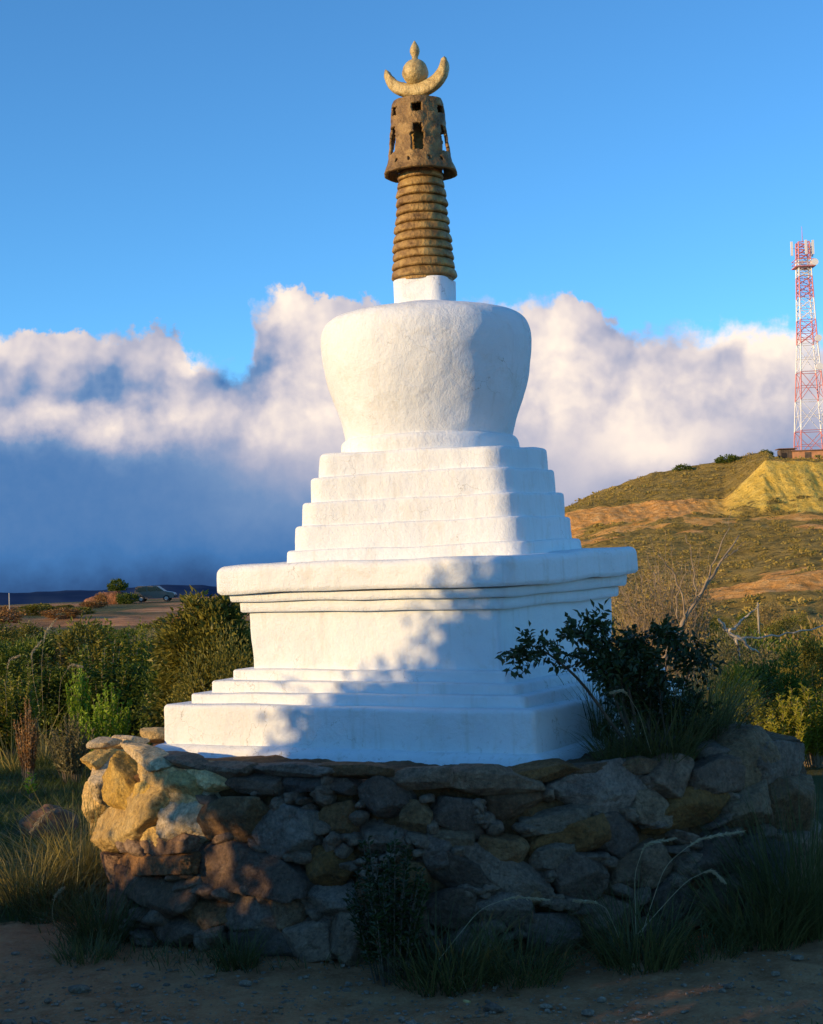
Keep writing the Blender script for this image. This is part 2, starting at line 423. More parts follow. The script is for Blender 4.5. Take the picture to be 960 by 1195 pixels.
# crescent moon, a thick flat plate facing the left-front side
def crescent():
    cen = P(485.5, 84, SY); s = 1 / SC
    V = []; n = 60; m = 14
    ang = math.radians(20); xa = np.array([math.cos(ang), -math.sin(ang), 0]); ya = np.array([math.sin(ang), math.cos(ang), 0]); za = np.array([0, 0, 1.0])
    A0, A1 = -196, 12
    for i in range(n + 1):
        f = i / n; th = math.radians(A0 + (A1 - A0) * f) + math.radians(7)
        R = 37.0; w = 8.6 * max(.0, math.sin(PI * (f * .94 + .03))) ** .55 + .1   # half width
        if i in (0, n): w = .4
        c2 = np.array([math.cos(th) * (R - w * .65), math.sin(th) * (R - w * .65) * .80 + 3])
        rd = np.array([math.cos(th), math.sin(th)])
        for j in range(m):
            a = 2 * PI * j / m; ex = abs(math.cos(a)) ** .6 * math.copysign(1, math.cos(a)); ey = abs(math.sin(a)) ** .6 * math.copysign(1, math.sin(a))
            q = c2 + rd * w * ex; dep = 6.8 * ey * min(1, .35 + w / 8)
            V.append(cen + s * (q[0] * 1.04 * xa + q[1] * za + dep * ya))
    V = np.array(V); V += (fbm(V * 20, 2) * .005)[:, None]
    Fa = [(i * m + j, i * m + (j + 1) % m, (i + 1) * m + (j + 1) % m, (i + 1) * m + j) for i in range(n) for j in range(m)]
    Fa += [list(range(m)), [n * m + j for j in range(m)][::-1]]
    o = meshobj('crescent_moon', rel(V), Fa, MPG, stupa)
    return o
crescent()
th = np.linspace(0, PI, 22)
lathe('sun_ball', [(85 + 15.8 * math.cos(a), max(.3, 15.4 * math.sin(a))) for a in th], MPG, 40, .006, 4, nscale=16)
lathe('stem', [(108, 3.5), (96, 3.2)], MPG, 16)
lathe('flame_bud', smooth_prof([(71, 4.5), (68.5, 3), (66.5, 3.2), (63, 5.6), (59, 6.2), (54.5, 4.8), (50.5, 2.4), (47.5, .5)], 22), MPG, 24, .003, 1, nscale=20)

# ------------------------------------------------------------------ rocks
def ico(sub):
    import bmesh
    bm = bmesh.new(); bmesh.ops.create_icosphere(bm, subdivisions=sub, radius=1)
    V = np.array([v.co[:] for v in bm.verts]); Fa = np.array([[v.index for v in f.verts] for f in bm.faces]); bm.free(); return V, Fa
ICO = {k: ico(k) for k in (2, 3, 4, 5)}
def rockV(seed, sub=4, ncut=14, sharp=26, rough=.05, flat=0.0):
    r = np.random.default_rng(seed); D, Fa = ICO[sub]
    N = r.normal(size=(ncut, 3)); N /= np.linalg.norm(N, axis=1)[:, None]
    off = r.uniform(.58, .95, ncut)
    N2 = r.normal(size=(10, 3)); N2 /= np.linalg.norm(N2, axis=1)[:, None]; N = np.vstack([N, N2]); off = np.r_[off, r.uniform(.80, .95, 10)]
    N = np.vstack([N, np.eye(3), -np.eye(3)]); off = np.r_[off, r.uniform(.78, .98, 6)]
    dt = np.maximum(D @ N.T, 1e-3) / off
    rad = (np.sum(dt ** sharp, 1)) ** (-1 / sharp)
    V = D * rad[:, None]
    V = V * (1 + rough * .7 * fbm(V * 1.3 + seed * 5.1, 3)[:, None] - rough * .7 * np.abs(fbm(V * 3.1 + seed, 3))[:, None] + rough * .45 * fbm(V * 9 + seed, 3)[:, None])
    return V, Fa

# ------------------------------------------------------------------ stone platform
foot_px = np.array([(118, 1084), (160, 1100), (300, 1119), (450, 1128), (600, 1122), (750, 1102), (880, 1082), (955, 1066)], float)
FP = G(foot_px[:, 0], foot_px[:, 1], GZ)[:, :2]
loop = np.vstack([FP, [(2.12, 7.9), (2.1, 8.7), (1.75, 9.6), (.8, 10.2), (-.6, 10.2), (-1.5, 9.6), (-1.74, 8.8), (-1.70, 8.1)]])
cen = np.array([.35, 8.75])
# resample by angle
ang = np.unwrap(np.arctan2(loop[:, 1] - cen[1], loop[:, 0] - cen[0])); rad_ = np.hypot(*(loop - cen).T)
def plan_r(a):
    A = np.r_[ang - 2 * PI, ang, ang + 2 * PI]; Rr = np.r_[rad_, rad_, rad_]
    return np.interp(a, A, Rr)
NA = 900; aa = np.linspace(0, 2 * PI, NA, endpoint=False) + ang[0]
rr = plan_r(aa); rr = np.convolve(np.r_[rr[-12:], rr, rr[:12]], np.ones(25) / 25, 'valid')
def wall_r(a): return np.interp(np.mod(a - aa[0], 2 * PI), np.r_[aa - aa[0], 2 * PI], np.r_[rr, rr[0]])
TOPZ = .655
platform = empty('stone_platform', (cen[0], cen[1], GZ), 'rough dry stone platform of brown and grey field stones carrying the stupa', 'stone platform')
def relp(V): return np.asarray(V, float) - np.array(platform.location)
rowsz = np.linspace(GZ - .25, TOPZ - .02, 46)
V = []
for z in rowsz:
    t = (z - GZ) / (TOPZ - GZ)
    r = rr - .13 * t - .068
    V.append(np.column_stack([cen[0] + r * np.cos(aa), cen[1] + r * np.sin(aa), np.full(NA, z)]))
for k, f in enumerate((.96, .9, .8, .65, .5, .3)):
    r = (rr - .2) * f
    V.append(np.column_stack([cen[0] + r * np.cos(aa), cen[1] + r * np.sin(aa), np.full(NA, TOPZ + .0 + .02 * (k > 0))]))
V = np.concatenate(V); o2 = V[:, :2] - cen; o2 /= np.linalg.norm(o2, axis=1)[:, None]
d = .05 * fbm(V * 5.5, 5, .6); V[:, :2] += o2 * d[:, None]; V[:, 2] += np.where(V[:, 2] > TOPZ - .1, .025 * fbm(V * 5 + 9, 4), 0)
nrw = len(rowsz) + 6
Fa = [(r * NA + j, r * NA + (j + 1) % NA, (r + 1) * NA + (j + 1) % NA, (r + 1) * NA + j) for r in range(nrw - 1) for j in range(NA)]
Fa.append([(nrw - 1) * NA + j for j in range(NA)])
meshobj('earth_core', relp(V), Fa, MCORE, platform)

def wall_hit(px, py, bias=0.0):
    v = ray(px, py); t = 5.0 / v[1]
    for it in range(4000):
        p = EYE + v * t
        tz = (p[2] - GZ) / (TOPZ - GZ)
        rad = math.hypot(p[0] - cen[0], p[1] - cen[1]); a = math.atan2(p[1] - cen[1], p[0] - cen[0])
        if rad < wall_r(a) - .13 * tz - bias: break
        t += .004 / v[1]
        if p[1] > 10: break
    return p, math.atan2(p[1] - cen[1], p[0] - cen[0])
placed = []
def stone(px, py, w, h, rot=0, mat=0, prot=.45, seed=None, sub=5, name='stone', flat=None):
    seed = seed if seed is not None else int(px * 7 + py * 13)
    p, a = wall_hit(px, py)
    Y = p[1]; sx = w * Y / F / 2 * 1.26; sz = h * Y / F / 2 * 1.26
    # foreshortening on the sides
    nrm = np.array([math.cos(a), math.sin(a), .12]); nrm /= np.linalg.norm(nrm)
    tan = np.array([-math.sin(a), math.cos(a), 0]); view = -ray(px, py); view /= np.linalg.norm(view)
    sx /= max(.45, abs(nrm @ view)); upv = np.cross(nrm, tan)
    if upv[2] < 0: upv = -upv
    sd = min(max(.085, min(sx, sz) * 1.0), .2)
    Vv, Ff = rockV(seed, sub, 9, 90, .07 if mat == 3 else .055)
    c, s = math.cos(math.radians(rot)), math.sin(math.radians(rot))
    if tan[0] < 0: tan = -tan
    q = Vv * np.array([sx, sd, sz])
    x = q[:, 0] * c + q[:, 2] * s; z = -q[:, 0] * s + q[:, 2] * c
    W = p + x[:, None] * tan + (q[:, 1] - 0.0)[:, None] * nrm + z[:, None] * upv - nrm * sd * (1 - prot)
    W += (.006 * fbm(W * 12 + seed, 4))[:, None] * nrm
    o = meshobj(name, relp(W), Ff, MST[mat], platform)
    placed.append((px, py, w, h)); return o
# (px, py, w, h, rotation clockwise, material)
BR, GR, VI, OC = 0, 1, 2, 3
stones = [
 (141, 925, 56, 62, 24, OC, .42), (196, 938, 58, 46, -12, OC, .38), (112, 935, 30, 56, 6, OC, .5), (172, 970, 58, 36, 18, OC, .45), (168, 932, 34, 40, -30, OC, .5),
 (128, 908, 58, 62, 5, OC, .6), (146, 958, 78, 60, -14, OC, .6), (186, 913, 66, 46, 4, OC, .6), (214, 950, 42, 66, 10, OC, .45), (232, 905, 50, 34, 0, OC, .4),
 (122, 884, 60, 22, -4, OC, .6), (163, 881, 56, 20, 6, OC, .6), (208, 889, 52, 18, 0, BR, .55), (120, 975, 34, 40, 0, OC, .4), (180, 985, 60, 26, -10, BR, .4),
 (258, 898, 56, 20, -2, BR, .5), (288, 914, 66, 24, 2, VI, .5), (352, 914, 56, 22, -2, VI, .5), (335, 897, 96, 16, -1, BR, .5), (410, 900, 90, 18, 2, BR, .55), (400, 918, 40, 20, 4, VI, .4),
 (256, 957, 84, 50, -4, GR, .5), (330, 971, 74, 60, 12, GR, .5), (275, 1012, 134, 54, 3, VI, .35), (172, 1008, 80, 32, -6, BR, .45), (174, 1046, 72, 46, 3, VI, .42), (127, 1014, 28, 34, 0, BR, .45), (130, 1058, 34, 46, 0, VI, .4),
 (380, 1012, 50, 42, -6, BR, .5), (380, 1047, 64, 42, -4, GR, .5), (362, 1093, 62, 58, -10, BR, .5), (409, 1093, 66, 62, -25, GR, .5), (486, 956, 36, 42, 0, GR, .6), (447, 928, 62, 42, 15, VI, .5),
 (328, 1062, 42, 54, 8, BR, .4), (282, 1068, 84, 60, 0, BR, .25), (442, 978, 72, 42, 5, BR, .35), (508, 992, 44, 44, 0, VI, .4), (396, 960, 48, 42, -10, BR, .35), (230, 1070, 60, 50, 0, BR, .3), (196, 1085, 44, 34, 0, VI, .3),
 (700, 922, 124, 60, -6, BR, .5), (655, 955, 88, 32, -4, GR, .55), (672, 980, 92, 38, -12, BR, .5), (590, 990, 60, 40, 20, BR, .5), (525, 980, 60, 26, 3, GR, .45), (530, 953, 64, 44, 8, VI, .45),
 (646, 1001, 46, 28, -14, GR, .6), (587, 1018, 124, 38, 28, BR, .45), (530, 1018, 92, 42, 26, VI, .4), (785, 905, 52, 50, 6, BR, .6), (758, 943, 38, 42, 15, GR, .5), (812, 938, 96, 44, -6, BR, .5), (883, 938, 50, 62, 0, GR, .6),
 (678, 1026, 64, 62, 0, VI, .4), (762, 1004, 56, 54, 10, BR, .4), (838, 998, 70, 62, -8, VI, .45), (925, 935, 46, 80, 4, BR, .5), (562, 910, 120, 34, 2, BR, .5), (485, 908, 76, 26, -3, BR, .5), (632, 901, 96, 24, -2, BR, .5), (600, 935, 60, 34, -8, VI, .4),
 (645, 1090, 64, 42, 3, VI, .4), (580, 1062, 84, 44, 4, BR, .4), (520, 1062, 60, 50, 0, VI, .4), (470, 1030, 56, 50, -6, BR, .4), (470, 1080, 60, 54, 5, VI, .4), (715, 1070, 72, 52, 0, BR, .4), (790, 1050, 64, 48, 4, VI, .4), (850, 1052, 66, 44, -3, BR, .4),
 (905, 1005, 56, 60, 2, VI, .4), (905, 1056, 52, 36, 0, BR, .4), (945, 1010, 34, 74, 0, BR, .4), (540, 1100, 70, 36, 0, BR, .35), (720, 975, 50, 50, 10, VI, .4), (730, 1020, 40, 46, 0, BR, .4),
 (690, 897, 60, 18, 0, VI, .5), (745, 893, 52, 18, -3, BR, .5), (850, 905, 66, 40, -10, VI, .5), (905, 895, 56, 50, 0, BR, .5), (780, 1085, 60, 34, 0, BR, .4), (435, 1045, 40, 40, 0, VI, .35), (300, 1098, 70, 36, 0, VI, .3), (618, 1040, 40, 34, 0, GR, .4)]
for s in stones: stone(*s[:5], mat=s[5], prot=s[6])
# small wedge stones packed in the joints, too many to count
r_c = np.random.default_rng(8); Vc = []; Fc = []; nc = 0
for k in range(420):
    px, py = r_c.uniform(112, 950), r_c.uniform(905, 1105)
    if any(abs(px - a) < .40 * w_ and abs(py - b) < .40 * h_ for a, b, w_, h_ in placed): continue
    o_ = stone(px, py, r_c.uniform(12, 30), r_c.uniform(9, 20), r_c.uniform(-30, 30), 0, .62, seed=4000 + k, sub=3); placed.pop()
    me_ = o_.data; vv = np.empty(len(me_.vertices) * 3, np.float32); me_.vertices.foreach_get('co', vv); vv = vv.reshape(-1, 3)
    Vc.append(vv); Fc.append(ICO[3][1] + nc); nc += len(vv)
    bpy.data.objects.remove(o_); bpy.data.meshes.remove(me_)
tag(meshobj('wedge_stones', np.concatenate(Vc), np.concatenate(Fc), MST[0], platform), kind='stuff')
# large dark boulder at the right end of the platform
bv, bf = rockV(991, 5, 9, 20, .07)
bp = PV(868, 893, 7.55)
boulder = meshobj('boulder', bv * np.array([.20, .22, .21]), bf, MST[1], None)
boulder.location = bp; tag(boulder, 'large rounded grey boulder on the right end of the stone platform', 'boulder')
for (px, py, Y, w, h, seed) in ((832, 880, 7.5, .11, .09, 77),):
    v_, f_ = rockV(seed, 4); o = meshobj('rock', v_ * np.array([w, w, h]), f_, MST[0]); o.location = PV(px, py, Y)
    tag(o, 'small brown rock lying against the left side of the large boulder', 'rock')
# rubble on the platform top behind the lit corner
for i, (px, py, w, h, lab) in enumerate(((150, 866, .13, .05, 'flat ochre rock on the platform top left of the stupa foot'), (180, 858, .10, .055, 'small pale ochre rock touching the left corner of the stupa foot'), (122, 868, .10, .04, 'thin ochre slab rock at the far left rim of the platform'))):
    v_, f_ = rockV(300 + i, 4); o = meshobj('rock', v_ * np.array([w, .12, h]), f_, MST[3]); o.location = PV(px, py, (8.25, 8.6, 8.0)[i]); tag(o, lab, 'rock')

# ------------------------------------------------------------------ ground
def ground_z(x, y):
    x = np.asarray(x, float); y = np.asarray(y, float)
    r = np.hypot(x, y)
    z = GZ - .68 * sstep(10, 80, y)
    z = z + .03 * pn(np.stack([x * .6, y * .6, x * 0], -1)) + .012 * pn(np.stack([x * 2.3, y * 2.3, x * 0 + 4], -1)) * sstep(60, 20, r)
    z = z + .05 * sstep(6.2, 4.6, y) * 0
    z = z + .15 * pn(np.stack([x * .02, y * .02, x * 0 + 2], -1)) * sstep(30, 120, r)
    z = z - 2.2 * sstep(16, 36, y) * sstep(-1, 5, x)
    z = z - 70 * sstep(185, 900, r) - 120 * sstep(900, 6000, r)
    return z
nr_, na_ = 420, 360
R = np.concatenate([[.3], np.geomspace(.8, 30000, nr_ - 1)])
R = np.sort(np.concatenate([R, np.linspace(5, 9, 60), np.linspace(60, 200, 60)])); nr_ = len(R)
T = np.linspace(0, 2 * PI, na_, endpoint=False)
# denser in front
T = np.sort(np.concatenate([T, np.linspace(PI / 2 - .35, PI / 2 + .35, 240)])); na_ = len(T)
RR, TT = np.meshgrid(R, T, indexing='ij'); X = RR * np.cos(TT); Yg = RR * np.sin(TT); Z = ground_z(X, Yg)
Pg = np.stack([X, Yg, X * 0], -1)
near = sstep(30, 10, RR)
Z = Z + near * (.012 * fbm(Pg * 7, 3))
# red dirt track and banks on the far plateau at left
trk = np.exp(-((Yg - (105 + .5 * X + 8 * pn(Pg * .03))) / 9) ** 2)
track2 = sstep(95, 130, Yg) * sstep(230, 190, RR)
Z = Z + (.35 * fbm(np.stack([X * .12, Yg * .06, X * 0 + 8], -1), 4) * sstep(50, 75, RR) * sstep(160, 130, RR) - .5 * trk) * sstep(0, -10, X)
# soil masks
pathmask = sstep(8.6 , 7.4, Yg + .5 * fbm(Pg * .8, 3)) * 1.0
bank = np.exp(-((X + 2.9) / 1.6) ** 2 - ((Yg - 8.2) / .8) ** 2)
red = np.clip(trk * 1.3 + track2 * sstep(-.35, .25, fbm(Pg * .05, 3)), 0, 1) * sstep(10, -2, X)
def M_ground():
    m, nt, bs = newmat('ground_earth_and_grass'); p = geopos(nt)
    a = nt.n('ShaderNodeAttribute', attribute_name='path').outputs['Fac']; b = nt.n('ShaderNodeAttribute', attribute_name='red').outputs['Fac']
    n = nt.noise(p, 6, 8, .7); n2 = nt.noise(p, 60, 5, .7)
    dirt = nt.ramp(n, [(.3, (.42, .165, .065)), (.5, (.62, .275, .12)), (.7, (.72, .38, .18))])
    dirt = nt.mix(nt.mr(n2, .45, .75, 0, .7), dirt, (.74, .44, .25))
    grass = nt.ramp(nt.noise(p, 3, 6, .7), [(.3, (.05, .06, .018)), (.5, (.08, .085, .025)), (.7, (.15, .12, .045))])
    mpr = nt.n('ShaderNodeMapping'); nt.put(mpr.inputs[0], p); mpr.inputs['Scale'].default_value = (.10, .22, .3)
    redc = nt.ramp(nt.noise(mpr.outputs[0], 1.6, 7, .75), [(.36, (.10, .075, .025)), (.44, (.34, .15, .06)), (.54, (.55, .25, .10)), (.64, (.72, .44, .22))])
    am = nt.mr(nt.m('ADD', a, nt.m('MULTIPLY', nt.m('SUBTRACT', n, .5), .9)), .35, .6)
    col = nt.mix(am, grass, dirt); col = nt.mix(b, col, redc)
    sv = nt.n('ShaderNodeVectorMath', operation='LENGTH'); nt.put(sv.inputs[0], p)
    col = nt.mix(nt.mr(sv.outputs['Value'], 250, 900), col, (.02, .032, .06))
    nt.put(bs.inputs['Base Color'], col); bs.inputs['Roughness'].default_value = .95; bs.inputs['Specular IOR Level'].default_value = .2
    b1 = bump(nt, None, nt.noise(p, 18, 8, .7), .05); bump(nt, bs, nt.noise(p, 90, 4, .7), .012, 1, b1)
    return m
idx = np.arange(nr_ * na_).reshape(nr_, na_)
q = np.stack([idx[:-1, :], idx[1:, :], np.roll(idx, -1, 1)[1:, :], np.roll(idx, -1, 1)[:-1, :]], -1).reshape(-1, 4)
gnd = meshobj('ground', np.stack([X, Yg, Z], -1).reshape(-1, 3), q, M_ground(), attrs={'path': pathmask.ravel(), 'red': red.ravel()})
tag(gnd, 'bare brown earth track in front, grass and scrub ground behind', 'ground', kind='structure')

# far mountains, the cloud's shadow put into their dark blue colour
mm, nt, bs = newmat('shade_tinted_forest'); p = geopos(nt)
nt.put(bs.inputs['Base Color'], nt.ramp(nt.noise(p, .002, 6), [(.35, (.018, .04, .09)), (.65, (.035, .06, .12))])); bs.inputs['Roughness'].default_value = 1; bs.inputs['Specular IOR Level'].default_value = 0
azs = np.linspace(-.75, .6, 300); rw = np.linspace(0, 1, 24)
V = []
for k, s in enumerate(rw):
    dist = 6500 + 2500 * s
    top = -44 + 26 * fbm(np.stack([azs * 22, azs * 0, azs * 0 + .3], -1), 5)
    z = -260 + (260 + top) * math.sin(PI * min(1, s * 1.0) / 1.0 * .5 + 0) ** 1.0 + 12 * fbm(np.stack([azs * 40, azs * 0 + s * 4, azs * 0], -1), 4) * math.sin(PI * s)
    V.append(np.column_stack([dist * np.sin(azs), dist * np.cos(azs), z]))
V = np.concatenate(V); n = 300
Fa = np.array([(r * n + j, r * n + j + 1, (r + 1) * n + j + 1, (r + 1) * n + j) for r in range(23) for j in range(n - 1)])
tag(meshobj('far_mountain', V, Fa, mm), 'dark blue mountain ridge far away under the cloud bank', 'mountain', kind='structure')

# ------------------------------------------------------------------ hillside at the right
pxs = np.linspace(280, 1500, 760)
ridge = np.interp(pxs, [280, 420, 560, 662, 700, 760, 820, 870, 897, 909, 960, 1040, 1200, 1500], [712, 690, 632, 592, 573, 553, 541, 531, 527, 537, 537, 534, 520, 560])
bt1 = np.interp(pxs, [280, 560, 660, 700, 800, 845, 860, 893, 915, 960, 1100, 1500], [722, 650, 598, 590, 584, 582, 570, 538, 539, 539, 535, 580])    # top of orange cut / cliff
bb1 = np.interp(pxs, [280, 560, 665, 720, 800, 860, 940, 1100, 1500], [728, 670, 626, 612, 605, 605, 599, 600, 620])
rt = np.interp(pxs, [280, 700, 835, 960, 1500], [735, 705, 690, 668, 650]); rb = rt + np.interp(pxs, [280, 800, 840, 960, 1500], [1, 2, 10, 24, 24])
bot = np.full_like(pxs, 800.0)
seg = [(bot, 30, rb, 95, 70), (rb, 95, rt, 99, 26), (rt, 99, bb1, 168, 70), (bb1, 168, bt1, 181, 60), (bt1, 181, ridge, 232, 60)]
rows = []; 
for k, (y0, Y0, y1, Y1, n) in enumerate(seg):
    for i in range(n):
        t = i / n; rows.append((y0 + (y1 - y0) * t, np.full_like(pxs, Y0 + (Y1 - Y0) * t), k, t))
rows.append((ridge, np.full_like(pxs, 232.), 4, 1.0))
for i in range(1, 14):   # back side falls away
    rows.append((ridge, np.full_like(pxs, 232 + i * 16.), 5, i))
HV = []; seg_id = []
for (yy, YY, k, t) in rows:
    pt = P(pxs, yy, YY)
    if k == 5: pt[:, 2] = HV[-1][:, 2] * 1.0 - .06 * t * t if t > 1 else pt[:, 2] - .3
    HV.append(pt); seg_id.append((k, t))
HV = np.array(HV); nrh = len(HV)
KK = np.array([k for k, t in seg_id])[:, None] * np.ones((1, len(pxs))); TTT = np.array([t for k, t in seg_id])[:, None] * np.ones((1, len(pxs)))
w3 = HV.copy()
soil = np.zeros(KK.shape)
nzs = fbm(w3 * .12, 4); nz2 = fbm(w3 * .5 + 7, 3)
PX = np.ones((nrh, 1)) * pxs[None]
soil = np.where(KK == 3, 1.0 - sstep(.85, 1.1, 1 - TTT + .4 * nzs) * .9, soil)
soil = np.where(KK == 1, .95 * sstep(780, 850, PX), soil)
soil = np.where((KK == 2) & (TTT > .66), sstep(.0, .3, nzs + (TTT - .84) * 2.2), soil)
soil = np.where((KK == 2) & (TTT < .16), sstep(-.1, .4, nzs + .1 - TTT * 2) * sstep(780, 860, PX), soil)
ledge = np.exp(-((KK == 3) * 0 + ((TTT - .28) / .09) ** 2)) * (KK == 3) * sstep(830, 865, PX)
soil = np.where(KK == 3, np.clip(soil - ledge * sstep(-.3, .1, nz2), 0, 1), soil)
yellow = ((KK == 3) * sstep(800, 870, PX) + (KK == 2) * sstep(.8, 1, TTT) * .2)
# relief: gullies down the cliffs
gx = HV[..., 0] * .55
gul = fbm(np.stack([gx, gx * 0, HV[..., 2] * .12], -1), 4) ; gul2 = -np.abs(fbm(np.stack([gx * .9 + 5, gx * 0, HV[..., 2] * .08 + HV[..., 0] * .03], -1), 3))
env = np.where(KK == 3, np.sin(PI * np.clip(TTT, 0, 1)) ** .5, 0)
HV[..., 1] += env * (.55 * gul + .5 * gul2 + .3)
HV[..., 2] += .45 * fbm(w3 * .09 + 3, 3) * (KK < 5) * np.where(KK == 4, 1 - TTT, 1) + .18 * nz2 * (KK < 5) + .25 * pn(w3 * .3) * (KK >= 4)
def M_hill():
    m, nt, bs = newmat('scrub_hillside_with_cut_earth'); p = geopos(nt)
    s = nt.n('ShaderNodeAttribute', attribute_name='soil').outputs['Fac']; yl = nt.n('ShaderNodeAttribute', attribute_name='yellow').outputs['Fac']
    g = nt.ramp(nt.noise(p, .35, 7, .72), [(.3, (.27, .185, .045)), (.48, (.40, .275, .07)), (.6, (.50, .345, .10)), (.75, (.60, .42, .15))])
    g = nt.mix(nt.mr(nt.noise(p, 1.1, 4, .7), .5, .62, 0, .7), g, (.09, .085, .03))
    mp = nt.n('ShaderNodeMapping'); nt.put(mp.inputs[0], p); mp.inputs['Scale'].default_value = (1.1, 1.1, .16)
    st = nt.noise(mp.outputs[0], .8, 6, .65)
    o = nt.ramp(st, [(.3, (.70, .31, .07)), (.5, (.90, .45, .13)), (.68, (.93, .58, .24))])
    y = nt.ramp(st, [(.3, (.70, .44, .07)), (.5, (.88, .60, .12)), (.7, (.90, .66, .18))])
    e = nt.mix(yl, o, y)
    e = nt.mix(nt.mr(nt.noise(p, .9, 5, .75), .56, .66, 0, .7), e, (.16, .10, .035))
    sm = nt.mr(nt.m('ADD', s, nt.m('MULTIPLY', nt.m('SUBTRACT', nt.noise(p, .8, 6, .75), .5), .9)), .30, .55)
    nt.put(bs.inputs['Base Color'], nt.mix(sm, g, e)); bs.inputs['Roughness'].default_value = 1; bs.inputs['Specular IOR Level'].default_value = .1
    b1 = bump(nt, None, nt.noise(p, .9, 7, .75), .8); bump(nt, bs, st, .5, 1, b1)
    return m
idx = np.arange(nrh * len(pxs)).reshape(nrh, len(pxs))
q = np.stack([idx[:-1, :-1], idx[:-1, 1:], idx[1:, 1:], idx[1:, :-1]], -1).reshape(-1, 4)
hill = meshobj('hillside', HV.reshape(-1, 3), q, M_hill(), attrs={'soil': soil.ravel(), 'yellow': yellow.ravel()})
tag(hill, 'scrubby brown green hillside with orange and yellow earth cuts', 'hillside', kind='structure')

# ------------------------------------------------------------------ foliage generators
def frame(d):
    d = d / (np.linalg.norm(d, axis=1)[:, None] + 1e-9)
    up = np.where(np.abs(d[:, 2:3]) < .95, np.array([[0, 0, 1.0]]), np.array([[1.0, 0, 0]]))
    x = np.cross(d, up); x /= np.linalg.norm(x, axis=1)[:, None] + 1e-9
    return d, x, np.cross(x, d)
def leafV(c, d, L, W, r, fold=.25, six=False):
    """leaf blades: base at c, along d"""
    n = len(c); d, x, z = frame(d)
    ro = r.uniform(0, 2 * PI, n)[:, None] * 1.0
    ro = r.normal(0, .8, n)[:, None]
    x2 = x * np.cos(ro) + z * np.sin(ro); z2 = -x * np.sin(ro) + z * np.cos(ro)
    L = np.broadcast_to(L, n)[:, None]; W = np.broadcast_to(W, n)[:, None]
    b = c; t = c + d * L - z2 * L * .12
    m1 = c + d * L * .45 + x2 * W * .5 + z2 * W * fold; m2 = c + d * L * .45 - x2 * W * .5 + z2 * W * fold
    V = np.stack([b, m1, t, m2], 1).reshape(-1, 3)
    Fq = np.arange(n * 4).reshape(n, 4)
    return V, Fq
def strips(base, d0, L, w, bend, r, seg=4):
    """grass blades: curved tapering strips"""
    n = len(base); L = np.broadcast_to(L, n); w = np.broadcast_to(w, n); bend = np.broadcast_to(bend, n)
    d = d0 / np.linalg.norm(d0, axis=1)[:, None]
    hz = d * np.array([1, 1, 0]); hz = hz / (np.linalg.norm(hz, axis=1)[:, None] + 1e-6)
    side = np.cross(hz, np.array([0, 0, 1.0])); tw = r.normal(0, .6, n)[:, None]
    side = side * np.cos(tw) + hz * np.sin(tw)
    V = []; p = base.copy(); cur = d.copy()
    for i in range(seg + 1):
        t = i / seg; ww = (w * (1 - t ** 1.6) * .5 + .0004)[:, None]
        V += [p - side * ww, p + side * ww]
        cur = cur + np.array([0, 0, -1.0]) * (bend * (.3 + t) * 1.1 / seg)[:, None] + hz * (bend * .35 / seg)[:, None]
        cur = cur / np.linalg.norm(cur, axis=1)[:, None]
        p = p + cur * (L / seg)[:, None]
    V = np.stack(V, 1); k = V.shape[1]
    base_i = (np.arange(n) * k)[:, None, None]
    f = np.array([[2 * i, 2 * i + 1, 2 * i + 3, 2 * i + 2] for i in range(seg)])[None]
    return V.reshape(-1, 3), (base_i + f).reshape(-1, 4)
def cat(lst):
    V = []; Fa = []; n = 0
    for v, f in lst: V.append(v); Fa.append(f + n); n += len(v)
    return np.concatenate(V), np.concatenate(Fa)

def bush_mesh(seed, rx, ry, rz, nclump, nleaf, L, W, spread=.18, up=.3, hollow=.55, base_cut=True, stems=8):
    """returns (leaf V,F) and stem MB; origin at base centre"""
    r = np.random.default_rng(seed)
    d = r.normal(size=(nclump, 3)); d /= np.linalg.norm(d, axis=1)[:, None]
    rad = r.uniform(hollow, 1, nclump) ** .6
    lob = 1 + .28 * pn(d * 1.6 + seed * 3.3)
    c = d * (rad * lob)[:, None] * np.array([rx, ry, rz]) + np.array([0, 0, rz * .92])
    c[:, 2] = np.abs(c[:, 2])
    k = nleaf // nclump
    cs = np.repeat(c, k, 0); outd = np.repeat(d, k, 0)
    off = r.normal(size=cs.shape) * spread * min(rx, rz)
    dirs = outd * .6 + off / (spread * min(rx, rz)) * .5 + np.array([0, 0, up]) + r.normal(size=cs.shape) * .35
    V, Fa = leafV(cs + off, dirs, r.uniform(.6, 1.3, len(cs)) * L, r.uniform(.7, 1.2, len(cs)) * W, r)
    V[:, 2] = np.maximum(V[:, 2], .005)
    st = MB()
    for i in range(stems):
        e = c[r.integers(nclump)] * .9; mid = e * np.array([.35, .35, .55]) + r.normal(size=3) * .03
        st.tube([(r.normal() * .02, r.normal() * .02, -.08), mid, e], [.016 * rz + .004, .010 * rz + .003, .003], 5)
    return (V, Fa), st
